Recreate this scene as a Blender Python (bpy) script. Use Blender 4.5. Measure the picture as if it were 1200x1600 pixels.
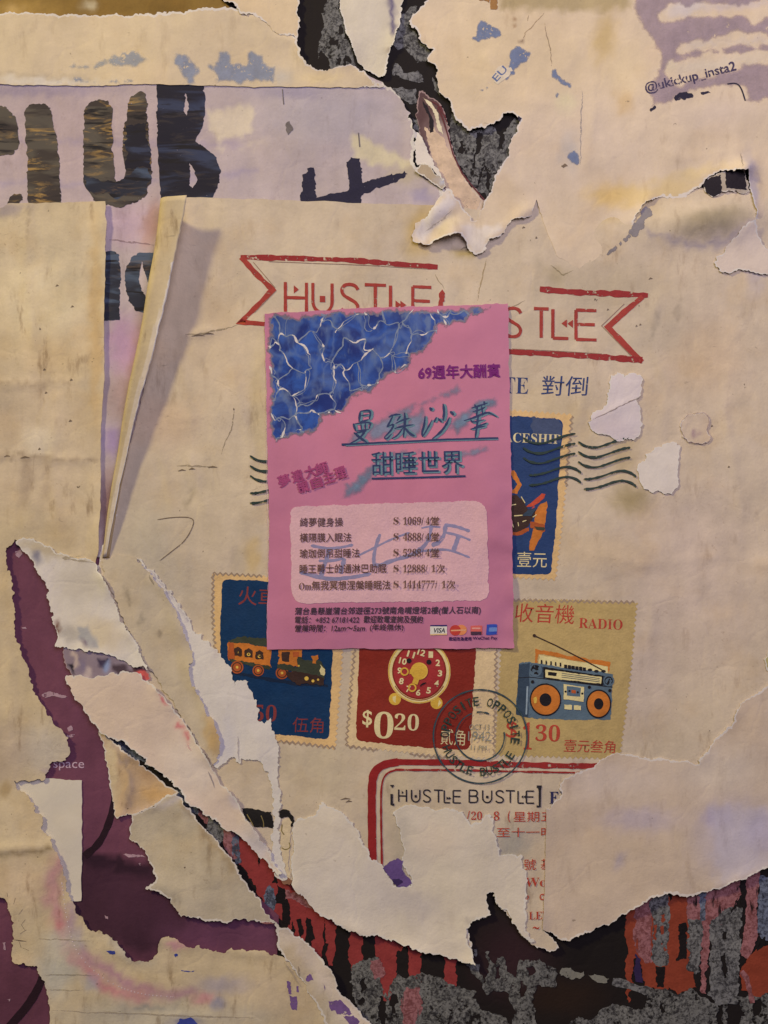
import bpy, math, random
import numpy as np
from mathutils import geometry

# ------------------------------------------------------------------ camera, world, lamps
# Everything is laid out on a wall: x to the right, y downward, z out of the wall, in units of 0.4 mm.
S = 0.0004
SC = bpy.context.scene
COL = SC.collection
for o in list(bpy.data.objects):
    bpy.data.objects.remove(o)


def W(x, y, z):
    return ((x - 600.0) * S, -z * S, (800.0 - y) * S)


cam_d = bpy.data.cameras.new('camera')
cam = bpy.data.objects.new('camera', cam_d)
COL.objects.link(cam)
cam_d.sensor_fit = 'VERTICAL'
cam_d.angle = 2 * math.atan(800 / 1600)
cam_d.clip_start = 0.01
cam_d.clip_end = 20
cam.location = W(600, 800, 1600 + 7)
cam.rotation_euler = (math.pi / 2, 0, 0)
SC.camera = cam

world = bpy.data.worlds.new('World')
SC.world = world
world.use_nodes = True
wb = world.node_tree.nodes['Background']
wb.inputs[0].default_value = (0.34, 0.27, 0.33, 1)
wb.inputs[1].default_value = 0.10


def lamp(name, pos, target, size, watts, color):
    d = bpy.data.lights.new(name, 'AREA')
    d.shape = 'DISK'
    d.size = size
    d.energy = watts
    d.color = color
    o = bpy.data.objects.new(name, d)
    COL.objects.link(o)
    o.location = W(*pos)
    from mathutils import Vector
    v = Vector(W(*target)) - Vector(W(*pos))
    o.rotation_euler = v.to_track_quat('-Z', 'Y').to_euler()
    return o


# warm street lamp at the upper left, cooler soft fill lamp added above and in front
lamp('street_lamp_light', (-4200, -3700, 3100), (560, 720, 0), 0.30, 52.0, (1.0, 0.82, 0.34))
lamp('soft_fill_light', (1500, -900, 2900), (700, 640, 0), 1.0, 9.1, (1.0, 0.865, 1.0))

SC.view_settings.view_transform = 'Standard'
SC.view_settings.look = 'None'
SC.view_settings.exposure = 0.0
SC.view_settings.gamma = 1.0
SC.view_settings.use_curve_mapping = False

# ------------------------------------------------------------------ small maths
LIGHT = (0.72, 0.61, 0.47)


def lin(c):
    c /= 255.0
    return c / 12.92 if c <= 0.04045 else ((c + 0.055) / 1.055) ** 2.4


def A(c):
    """reflectance of a surface that looks like this sRGB colour under the warm lamp"""
    return tuple(min(0.86, max(0.006, lin(v) / l)) for v, l in zip(c, LIGHT))


class Waves:
    def __init__(self, seed, n, lmin, lmax):
        r = np.random.RandomState(seed)
        L = np.exp(r.uniform(math.log(lmin), math.log(lmax), n))
        a = r.uniform(0, 2 * math.pi, n)
        self.kx, self.ky = np.cos(a) * 2 * math.pi / L, np.sin(a) * 2 * math.pi / L
        self.p = r.uniform(0, 2 * math.pi, n)
        self.n = n

    def __call__(self, x, y):
        x, y = np.asarray(x, float), np.asarray(y, float)
        s = np.zeros_like(x)
        for kx, ky, p in zip(self.kx, self.ky, self.p):
            s += np.sin(kx * x + ky * y + p)
        return s * math.sqrt(2.0 / self.n) * 0.7


W1, W2, W3 = Waves(1, 14, 170, 520), Waves(2, 22, 55, 130), Waves(3, 26, 26, 52)
WX, WY, WL = Waves(4, 18, 14, 60), Waves(5, 18, 14, 60), Waves(6, 16, 22, 90)
WE = Waves(7, 14, 60, 190)


def H(x, y):
    return 1.7 * W1(x, y) + 0.42 * W2(x, y) + 0.13 * W3(x, y)


def inside(px, py, loops):
    """even-odd test for arrays of points against several closed loops"""
    r = np.zeros(px.shape, bool)
    for L in loops:
        a = np.asarray(L, float)
        b = np.roll(a, -1, axis=0)
        for (x1, y1), (x2, y2) in zip(a, b):
            if y1 == y2:
                continue
            c = ((y1 > py) != (y2 > py)) & (px < (x2 - x1) * (py - y1) / (y2 - y1) + x1)
            r ^= c
    return r


def segdist(px, py, segs):
    d = np.full(px.shape, 1e9)
    for x1, y1, x2, y2 in segs:
        dx, dy = x2 - x1, y2 - y1
        L = dx * dx + dy * dy
        t = np.clip(((px - x1) * dx + (py - y1) * dy) / L, 0, 1) if L > 0 else 0.0
        q = (px - x1 - t * dx) ** 2 + (py - y1 - t * dy) ** 2
        np.minimum(d, q, out=d)
    return np.sqrt(d)


def segs_of(p, closed=False):
    p = list(p)
    if closed:
        p = p + [p[0]]
    return [(a[0], a[1], b[0], b[1]) for a, b in zip(p[:-1], p[1:])]


def rag(pts, amp, rnd, minlen=3.2):
    """ragged line through the points"""
    out = [tuple(pts[0])]

    def rec(a, b):
        dx, dy = b[0] - a[0], b[1] - a[1]
        L = math.hypot(dx, dy)
        if L < minlen:
            out.append(b)
            return
        k = rnd.gauss(0, 1) * min(0.16 * L, amp)
        m = ((a[0] + b[0]) / 2 - dy / L * k, (a[1] + b[1]) / 2 + dx / L * k)
        rec(a, m)
        rec(m, b)
    for a, b in zip(pts[:-1], pts[1:]):
        rec(tuple(a), tuple(b))
    return out


def resample(pts, step):
    out = [tuple(pts[0])]
    for a, b in zip(pts[:-1], pts[1:]):
        n = max(1, int(math.hypot(b[0] - a[0], b[1] - a[1]) / step))
        for i in range(1, n + 1):
            out.append((a[0] + (b[0] - a[0]) * i / n, a[1] + (b[1] - a[1]) * i / n))
    return out


def smooth(pts, n=2, closed=False):
    """Chaikin corner cutting"""
    for _ in range(n):
        q = [] if closed else [pts[0]]
        P = pts + [pts[0]] if closed else pts
        for a, b in zip(P[:-1], P[1:]):
            q.append((a[0] * .75 + b[0] * .25, a[1] * .75 + b[1] * .25))
            q.append((a[0] * .25 + b[0] * .75, a[1] * .25 + b[1] * .75))
        if not closed:
            q.append(pts[-1])
        pts = q
    return pts


def arc(cx, cy, rx, ry=None, a0=0, a1=360, n=40):
    ry = ry or rx
    return [(cx + rx * math.cos(math.radians(a0 + (a1 - a0) * i / n)),
             cy + ry * math.sin(math.radians(a0 + (a1 - a0) * i / n))) for i in range(n + (0 if abs(a1 - a0) == 360 else 1))]


def rrect(p, r, n=5):
    """polygon with rounded corners"""
    out = []
    N = len(p)
    for i in range(N):
        a, b, c = p[i - 1], p[i], p[(i + 1) % N]
        la, lc = math.dist(a, b), math.dist(c, b)
        rr = r[i] if isinstance(r, (list, tuple)) else r
        if rr <= 0:
            out.append(b)
            continue
        p0 = (b[0] + (a[0] - b[0]) * rr / la, b[1] + (a[1] - b[1]) * rr / la)
        p1 = (b[0] + (c[0] - b[0]) * rr / lc, b[1] + (c[1] - b[1]) * rr / lc)
        for k in range(n + 1):
            t = k / n
            out.append(((1 - t) ** 2 * p0[0] + 2 * t * (1 - t) * b[0] + t * t * p1[0],
                        (1 - t) ** 2 * p0[1] + 2 * t * (1 - t) * b[1] + t * t * p1[1]))
    return out


# ------------------------------------------------------------------ materials
class NT:
    def __init__(self, name):
        self.m = bpy.data.materials.new(name)
        self.m.use_nodes = True
        self.t = self.m.node_tree
        self.t.nodes.clear()
        self.pos = self.n('ShaderNodeNewGeometry').outputs['Position']

    def n(self, kind, **kw):
        nd = self.t.nodes.new(kind)
        for k, v in kw.items():
            setattr(nd, k, v)
        return nd

    def put(self, sock, v):
        if hasattr(v, 'is_linked') or hasattr(v, 'links'):
            self.t.links.new(v, sock)
        elif isinstance(v, (tuple, list)) and len(v) == 3 and sock.type == 'RGBA':
            sock.default_value = (*v, 1)
        else:
            sock.default_value = v

    def math(self, op, a, b=0.0, clamp=False):
        nd = self.n('ShaderNodeMath', operation=op, use_clamp=clamp)
        self.put(nd.inputs[0], a)
        self.put(nd.inputs[1], b)
        return nd.outputs[0]

    def mix(self, f, a, b, blend='MIX'):
        nd = self.n('ShaderNodeMix', data_type='RGBA', blend_type=blend)
        self.put(nd.inputs[0], f)
        self.put(nd.inputs[6], a)
        self.put(nd.inputs[7], b)
        return nd.outputs[2]

    def noise(self, size, detail=3, sx=1.0, sz=1.0, off=0.0, rough=0.55, dist=0.0):
        mp = self.n('ShaderNodeMapping')
        self.t.links.new(self.pos, mp.inputs[0])
        mp.inputs['Scale'].default_value = (1 / (size * S) * sx, 1 / (size * S), 1 / (size * S) * sz)
        mp.inputs['Location'].default_value = (off, off * 1.7, off * .6)
        nd = self.n('ShaderNodeTexNoise')
        nd.inputs['Scale'].default_value = 1.0
        nd.inputs['Detail'].default_value = detail
        nd.inputs['Roughness'].default_value = rough
        nd.inputs['Distortion'].default_value = dist
        self.t.links.new(mp.outputs[0], nd.inputs['Vector'])
        return nd.outputs['Fac']

    def voro(self, size, feature='F1', out='Distance', off=0.0, warp=0.0, wsize=60, sx=1, sz=1):
        mp = self.n('ShaderNodeMapping')
        v = self.pos
        if warp:
            nn = self.n('ShaderNodeTexNoise')
            nn.inputs['Scale'].default_value = 1 / (wsize * S)
            nn.inputs['Detail'].default_value = 2
            self.t.links.new(self.pos, nn.inputs['Vector'])
            vm = self.n('ShaderNodeVectorMath', operation='MULTIPLY_ADD')
            self.t.links.new(nn.outputs['Color'], vm.inputs[0])
            vm.inputs[1].default_value = (warp * S,) * 3
            self.t.links.new(self.pos, vm.inputs[2])
            v = vm.outputs[0]
        self.t.links.new(v, mp.inputs[0])
        mp.inputs['Scale'].default_value = (sx / (size * S), 0.0, sz / (size * S))
        mp.inputs['Location'].default_value = (off, 0, off * .6)
        nd = self.n('ShaderNodeTexVoronoi', feature=feature)
        nd.inputs['Scale'].default_value = 1.0
        self.t.links.new(mp.outputs[0], nd.inputs['Vector'])
        return nd.outputs[out]

    def attr(self, name, out='Fac'):
        nd = self.n('ShaderNodeAttribute', attribute_name=name)
        return nd.outputs[out]

    def ramp(self, f, a, b, c0=0.0, c1=1.0):
        nd = self.n('ShaderNodeMapRange', interpolation_type='SMOOTHSTEP')
        self.put(nd.inputs[0], f)
        nd.inputs[1].default_value, nd.inputs[2].default_value = a, b
        nd.inputs[3].default_value, nd.inputs[4].default_value = c0, c1
        return nd.outputs[0]

    def finish(self, color, rough=0.75, spec=0.2, bump=None, strength=0.5, dist=1.0, alpha=None):
        b = self.n('ShaderNodeBsdfPrincipled')
        self.put(b.inputs['Base Color'], color)
        self.put(b.inputs['Roughness'], rough)
        b.inputs['Specular IOR Level'].default_value = spec
        if bump is not None:
            bp = self.n('ShaderNodeBump')
            bp.inputs['Strength'].default_value = strength
            bp.inputs['Distance'].default_value = dist * S
            self.put(bp.inputs['Height'], bump)
            self.t.links.new(bp.outputs[0], b.inputs['Normal'])
        out = self.n('ShaderNodeOutputMaterial')
        sh = b.outputs[0]
        if alpha is not None:
            tr = self.n('ShaderNodeBsdfTransparent')
            mx = self.n('ShaderNodeMixShader')
            self.put(mx.inputs[0], alpha)
            self.t.links.new(tr.outputs[0], mx.inputs[1])
            self.t.links.new(sh, mx.inputs[2])
            sh = mx.outputs[0]
        self.t.links.new(sh, out.inputs[0])
        return self.m


def paper(name, var=1.0, core=(206, 190, 172), bump=1.0, off=0.0, warm=(182, 142, 88), warmth=0.22, specks=1.0, rough=0.72):
    t = NT(name)
    base = t.attr('Tint', 'Color')
    blot, mid, fib = t.noise(110, 3, off=off), t.noise(22, 4, off=off + 3), t.noise(3.4, 3, off=off + 5)
    vert = t.noise(26, 5, sx=1.0, sz=0.22, off=off + 7)
    horz = t.noise(34, 5, sx=0.3, sz=1.0, off=off + 9)
    acc = None
    for f, k in ((blot, 0.34), (mid, 0.22), (fib, 0.13), (vert, 0.26), (horz, 0.14)):
        v = t.math('MULTIPLY', t.math('SUBTRACT', f, 0.5), k * var)
        acc = v if acc is None else t.math('ADD', acc, v)
    fac = t.math('ADD', acc, 1.0)
    c = t.mix(1.0, base, fac, 'MULTIPLY')
    # ochre ageing in cloudy patches
    age = t.math('MULTIPLY', t.ramp(t.noise(75, 4, off=off + 11), 0.48, 0.72), warmth)
    c = t.mix(age, c, t.mix(1.0, c, (0.92, 0.80, 0.58), 'MULTIPLY'))
    # greyish damp marks
    damp = t.math('MULTIPLY', t.ramp(t.noise(48, 4, off=off + 15), 0.52, 0.75), 0.30 * var)
    c = t.mix(damp, c, t.mix(1.0, c, (0.82, 0.83, 0.90), 'MULTIPLY'))
    # grime rubbed into the paper, running downward
    gr = t.math('MULTIPLY', t.ramp(t.noise(20, 6, sz=0.30, off=off + 51, rough=0.65), 0.53, 0.70), t.ramp(t.noise(150, 3, off=off + 55), 0.44, 0.62))
    c = t.mix(t.math('MULTIPLY', gr, 0.42 * specks * var), c, t.mix(1.0, c, (0.56, 0.50, 0.46), 'MULTIPLY'))
    gr2 = t.math('MULTIPLY', t.ramp(t.noise(6, 5, off=off + 61, rough=0.7), 0.56, 0.70), t.ramp(t.noise(60, 4, off=off + 65), 0.50, 0.66))
    c = t.mix(t.math('MULTIPLY', gr2, 0.34 * specks * var), c, t.mix(1.0, c, (0.60, 0.54, 0.50), 'MULTIPLY'))
    # dirt specks and fine scuffs
    sp = t.math('MULTIPLY', t.ramp(t.noise(9, 2, off=off + 21), 0.735, 0.80), 0.55 * specks)
    c = t.mix(sp, c, (0.16, 0.12, 0.09))
    sc = t.math('MULTIPLY', t.ramp(t.noise(12, 4, sx=0.35, sz=1.2, off=off + 31, dist=1.0), 0.70, 0.78), 0.28 * specks)
    c = t.mix(sc, c, (0.20, 0.16, 0.13))
    # torn rim: the white core of the paper shows
    e = t.math('ADD', t.attr('Edge'), t.math('ADD', t.math('MULTIPLY', t.math('SUBTRACT', t.noise(7, 4, off=off + 2, rough=.7), 0.5), 1.0), t.math('MULTIPLY', t.math('SUBTRACT', t.noise(55, 3, off=off + 72), 0.5), 1.7)))
    c = t.mix(t.math('MULTIPLY', t.ramp(e, 0.62, 0.70), 0.8), c, A(core))
    cr = t.math('MINIMUM', t.voro(120, 'DISTANCE_TO_EDGE', off=off, warp=70, wsize=60), 0.05)
    h = t.math('MULTIPLY', fib, 0.30 * bump)
    h = t.math('ADD', h, t.math('MULTIPLY', mid, 0.75 * bump))
    h = t.math('ADD', h, t.math('MULTIPLY', t.noise(8, 3, off=off + 40), 0.45 * bump))
    h = t.math('ADD', h, t.math('MULTIPLY', vert, 0.5 * bump))
    h = t.math('ADD', h, t.math('MULTIPLY', cr, 5.0 * bump))
    return t.finish(c, rough, 0.22, h, 0.75, 1.0)


def ink(name, rgb, wear=0.25, var=0.2, rough=0.6, size=9, stipple=None, soft=False, alb=None, opac=1.0, streak=False):
    """printed colour; where it has worn off the paper beneath shows"""
    t = NT(name)
    base = alb or A(rgb)
    n = t.noise(14, 4, off=len(name) * 1.3)
    fac = t.math('ADD', t.math('MULTIPLY', t.math('SUBTRACT', n, 0.5), var * 2), 1.0)
    c = t.mix(1.0, base, fac, 'MULTIPLY')
    fib = t.noise(3.2, 2, off=3)
    c = t.mix(1.0, c, t.math('ADD', t.math('MULTIPLY', fib, 0.24), 0.88), 'MULTIPLY')
    if stipple:
        v = t.ramp(t.math('ADD', t.math('MULTIPLY', t.noise(4.2, 4, off=8, rough=0.75), 0.5), t.math('MULTIPLY', t.noise(13, 5, off=18, rough=0.75, dist=1.2), 0.7)), 0.50, 0.68)
        c = t.mix(v, A(stipple), c)
    a = None
    if wear > 0 or soft or opac < 1:
        w = t.noise(size, 4, sz=0.16 if streak else 1.0, off=len(name) * 2.1, rough=0.65)
        big = t.noise(size * 5, 2, off=len(name) * .7)
        w = t.math('ADD', t.math('MULTIPLY', w, 0.7), t.math('MULTIPLY', big, 0.3))
        lo = 0.27 + 0.26 * wear
        a = t.ramp(w, lo, lo + 0.07)
        if soft:
            s = t.math('ADD', t.attr('Alpha'), t.math('MULTIPLY', t.math('SUBTRACT', t.noise(10, 4, off=5), 0.5), 0.9))
            s = t.ramp(s, 0.12, 0.62 if soft is True else soft)
            a = t.math('MULTIPLY', s, a) if wear > 0 else s
        if opac < 1:
            a = t.math('MULTIPLY', a, opac)
    return t.finish(c, rough, 0.25, t.math('ADD', fib, t.math('MULTIPLY', n, 2.0)), 0.5, 0.8, a)


def streaked(name, dark, blue, ochre, off=0.0, amount=0.5):
    """dark lettering filled with a landscape-like streaky print"""
    t = NT(name)
    a = t.noise(40, 4, sx=0.35, sz=1.6, off=off, dist=0.6)
    b = t.noise(26, 5, sx=0.4, sz=2.0, off=off + 4, dist=0.8, rough=0.7)
    g = t.noise(120, 2, off=off + 9)
    c = t.mix(t.ramp(a, 0.44, 0.62), A(dark), A(blue))
    o = t.math('MULTIPLY', t.ramp(b, 0.52, 0.66), t.ramp(g, 0.40, 0.60))
    c = t.mix(t.math('MULTIPLY', o, amount), c, A(ochre))
    c = t.mix(t.ramp(t.noise(22, 4, sx=0.3, sz=2.5, off=off + 13), 0.56, 0.66), c, A((28, 24, 28)))
    w = t.ramp(t.noise(8, 3, off=off + 3, rough=0.7), 0.27, 0.31)
    return t.finish(c, 0.6, 0.25, b, 0.4, 0.6, w)


def water_mat():
    t = NT('pool_water_print')
    deep = t.mix(t.ramp(t.noise(36, 4, off=6, dist=0.8), 0.34, 0.66), A((22, 40, 96)), A((44, 78, 140)))
    c = t.mix(t.math('MULTIPLY', t.ramp(t.noise(20, 3, off=12, sx=1.3, sz=.6), 0.53, 0.70), 0.75), deep, A((92, 104, 126)))
    w2 = t.voro(52, 'DISTANCE_TO_EDGE', off=7.1, warp=60, wsize=44, sx=1.0, sz=0.66)
    c = t.mix(t.math('MULTIPLY', t.ramp(w2, 0.0, 0.10, 1, 0), 0.35), c, A((96, 112, 140)))
    s = t.math('ADD', t.attr('Alpha'), t.math('MULTIPLY', t.math('SUBTRACT', t.noise(9, 4, off=5), 0.5), 1.0))
    c = t.mix(t.ramp(s, 0.62, 0.40), c, A((120, 108, 112)))
    return t.finish(c, 0.5, 0.3, t.noise(4, 2), 0.3, 0.5, t.ramp(s, 0.15, 0.5))


def tusk_mat():
    t = NT('ivory_print')
    c = t.mix(t.ramp(t.noise(20, 5, sx=1.2, sz=.5, off=2, dist=1.0), 0.42, 0.64), t.attr('Tint', 'Color'), A((150, 112, 92)))
    c = t.mix(t.ramp(t.noise(6, 4, off=8), 0.60, 0.68), c, A((110, 76, 62)))
    return t.finish(c, 0.6, 0.25, t.noise(6, 3), 0.4, 0.6)


# ------------------------------------------------------------------ building
CEN = {}


def link(o, parent, cen):
    COL.objects.link(o)
    CEN[o.name] = cen
    if parent is not None:
        o.parent = parent
        p = CEN[parent.name]
        o.location = tuple(a - b for a, b in zip(cen, p))
    else:
        o.location = cen


def mk(name, P, F, mats, parent=None, mi=None, tint=None, edge=None, alpha=None, sm=True):
    P = np.asarray(P, float)
    X = np.stack([(P[:, 0] - 600) * S, -P[:, 2] * S, (800 - P[:, 1]) * S], 1)
    cen = tuple((X.min(0) + X.max(0)) / 2)
    X = X - np.array(cen)
    me = bpy.data.meshes.new(name)
    me.from_pydata(X.tolist(), [], [tuple(int(i) for i in f) for f in F])
    for m in (mats if isinstance(mats, (list, tuple)) else [mats]):
        me.materials.append(m)
    if mi is not None:
        me.polygons.foreach_set('material_index', np.asarray(mi, dtype=np.int32))
    if sm:
        me.polygons.foreach_set('use_smooth', np.ones(len(F), bool))
    if tint is not None:
        a = me.attributes.new('Tint', 'FLOAT_COLOR', 'POINT')
        a.data.foreach_set('color', np.concatenate([tint, np.ones((len(tint), 1))], 1).astype(np.float32).ravel())
    for nm, arr in (('Edge', edge), ('Alpha', alpha)):
        if arr is not None:
            a = me.attributes.new(nm, 'FLOAT', 'POINT')
            a.data.foreach_set('value', np.asarray(arr, np.float32))
    me.update()
    o = bpy.data.objects.new(name, me)
    link(o, parent, cen)
    return o


def tri(loops, spacing, seed=0, keep=0.45):
    """constrained triangulation of loops (even-odd) with a jittered grid of inner points"""
    pts, edges = [], []
    for L in loops:
        b = len(pts)
        pts += [tuple(p) for p in L]
        edges += [(b + i, b + (i + 1) % len(L)) for i in range(len(L))]
    a = np.array(pts)
    x0, y0 = a.min(0)
    x1, y1 = a.max(0)
    gx, gy = np.meshgrid(np.arange(x0 + spacing / 2, x1, spacing), np.arange(y0 + spacing / 2, y1, spacing))
    gx[::2] += spacing / 2
    r = np.random.RandomState(seed)
    gx = gx.ravel() + r.uniform(-.18, .18, gx.size) * spacing
    gy = gy.ravel() + r.uniform(-.18, .18, gy.size) * spacing
    if gx.size:
        k = inside(gx, gy, loops)
        gx, gy = gx[k], gy[k]
    if gx.size:
        segs = [s for L in loops for s in segs_of(L, True)]
        k = segdist(gx, gy, segs) > spacing * keep
        gx, gy = gx[k], gy[k]
    V = pts + list(zip(gx.tolist(), gy.tolist()))
    r = geometry.delaunay_2d_cdt(V, edges, [], 0, 1e-5)
    P = np.array([(v[0], v[1]) for v in r[0]])
    F = np.array([f for f in r[2] if len(f) == 3])
    c = P[F].mean(1)
    F = F[inside(c[:, 0], c[:, 1], loops)]
    ar = (P[F[:, 1], 0] - P[F[:, 0], 0]) * -(P[F[:, 2], 1] - P[F[:, 0], 1]) + (P[F[:, 1], 1] - P[F[:, 0], 1]) * (P[F[:, 2], 0] - P[F[:, 0], 0])
    F[ar < 0] = F[ar < 0][:, ::-1]
    F = F[np.abs(ar) > 1e-7]
    return P, F


def lum(c):
    return np.array(A(c))


CREASE = {}


class Sheet:
    """a piece of paper pasted on the wall: outline, height field, colours"""

    def __init__(self, name, runs, z, mat, base, stains_and_shade=(), lifts=(), spacing=6, jag=1.5, holes=(), edgew=14.0, seed=1, th=0.6,
                 parent=None, on=None):
        rnd = random.Random(seed)
        self.z, self.lifts, self.on = z, list(lifts), on
        outer, torn = [], []
        first = runs[0][1][0]
        for i, (kind, pts) in enumerate(runs):
            nxt = runs[(i + 1) % len(runs)][1][0]
            p = list(pts) + [nxt]
            q = rag(p, jag, rnd) if kind == 't' else rag(p, 0.5, rnd, 9)
            if kind == 't':
                torn += segs_of(q)
            outer += q[:-1]
        loops = [outer]
        for h in holes:
            q = rag(list(h) + [h[0]], jag * .8, rnd)
            torn += segs_of(q)
            loops.append(q[:-1])
        self.loops, self.torn = loops, torn
        P, F = tri(loops, spacing, seed)
        x, y = P[:, 0], P[:, 1]
        z_ = self.h(x, y)
        e = np.zeros(len(P))
        if torn and edgew > 0:
            e = np.clip(1 - segdist(x, y, torn) / edgew, 0, 1)
        tint = self.paint(x, y, base, stains_and_shade)
        # thickness: back face and rim of their own vertices
        n = len(P)
        top = np.column_stack([P, z_])
        bot = np.column_stack([P, z_ - th])
        cnt = {}
        for f in F:
            for i in range(3):
                a, b = int(f[i]), int(f[(i + 1) % 3])
                cnt[(a, b)] = 1
        rim = [(a, b) for (a, b) in cnt if (b, a) not in cnt]
        rv = sorted({v for ab in rim for v in ab})
        ri = {v: k for k, v in enumerate(rv)}
        rv = np.array(rv)
        V = np.concatenate([top, bot, top[rv], bot[rv]])
        FF = [tuple(f) for f in F] + [tuple(f[::-1] + n) for f in F]
        o1, o2 = 2 * n, 2 * n + len(rv)
        FF += [(o1 + ri[b], o1 + ri[a], o2 + ri[a], o2 + ri[b]) for a, b in rim]
        tt = np.concatenate([tint, tint, tint[rv], tint[rv]])
        ee = np.concatenate([e, e, e[rv], e[rv]])
        self.o = mk(name, V, FF, mat, parent, tint=tt, edge=ee)
        # thin creases and pencil-fine cracks are too narrow for the mesh colours: drawn as fine tinted lines
        for s in stains_and_shade:
            if s[0] == 'l' and s[2] <= 3.2:
                k = 'crease_dirt_%d_%d_%d' % s[3]
                if k not in CREASE:
                    CREASE[k] = ink(k, s[3], 0.40, .3, size=4, opac=0.4)
                p = Print(self, -.05)
                p.stroke(rag(list(s[1]), 0.5, rnd, 6), s[2] * 0.9, CREASE[k], vary=.45, taper=.25, step=4)
                p.build('crease_line', self.o)

    def h(self, x, y):
        x, y = np.asarray(x, float), np.asarray(y, float)
        z = H(x, y) + self.z
        if self.on is not None:
            z = self.on.h(x, y) + self.z
        for L in self.lifts:
            if L[0] == 'edge':
                _, pts, amp, wid = L[:4]
                d = segdist(x, y, segs_of(pts))
                z = z + amp * np.exp(-(d / wid) ** 1.4) * np.clip(0.62 + 0.55 * WE(x, y) + 0.12 * WL(x, y), 0.2, 1.5)
            else:
                _, cx, cy, rx, ry, amp, rot = L
                c, s = math.cos(math.radians(rot)), math.sin(math.radians(rot))
                u, v = ((x - cx) * c + (y - cy) * s) / rx, (-(x - cx) * s + (y - cy) * c) / ry
                z = z + amp * np.exp(-(u * u + v * v))
        return z

    def paint(self, x, y, base, stains_and_shade):
        t = np.tile(lum(base), (len(x), 1))
        wx, wy = x + 3.5 * WX(x, y), y + 3.5 * WY(x, y)
        for s in stains_and_shade:
            if s[0] == 'e':
                _, cx, cy, rx, ry, rot, col, al = s
                c, sn = math.cos(math.radians(rot)), math.sin(math.radians(rot))
                u, v = ((wx - cx) * c + (wy - cy) * sn) / rx, (-(wx - cx) * sn + (wy - cy) * c) / ry
                f = np.exp(-(u * u + v * v) ** 1.5)
            elif s[0] == 'l' and s[2] <= 3.2:
                continue
            elif s[0] == 'l':
                _, pts, wid, col, al = s
                f = np.exp(-(segdist(wx, wy, segs_of(pts)) / wid) ** 2)
            else:
                _, pts, fe, col, al = s
                d = segdist(wx, wy, segs_of(pts, True))
                d = np.where(inside(wx, wy, [pts]), d, -d)
                f = np.clip(0.5 + d / (2 * fe), 0, 1)
            f = (f * al)[:, None]
            t = t * (1 - f) + lum(col) * f
        return t


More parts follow.
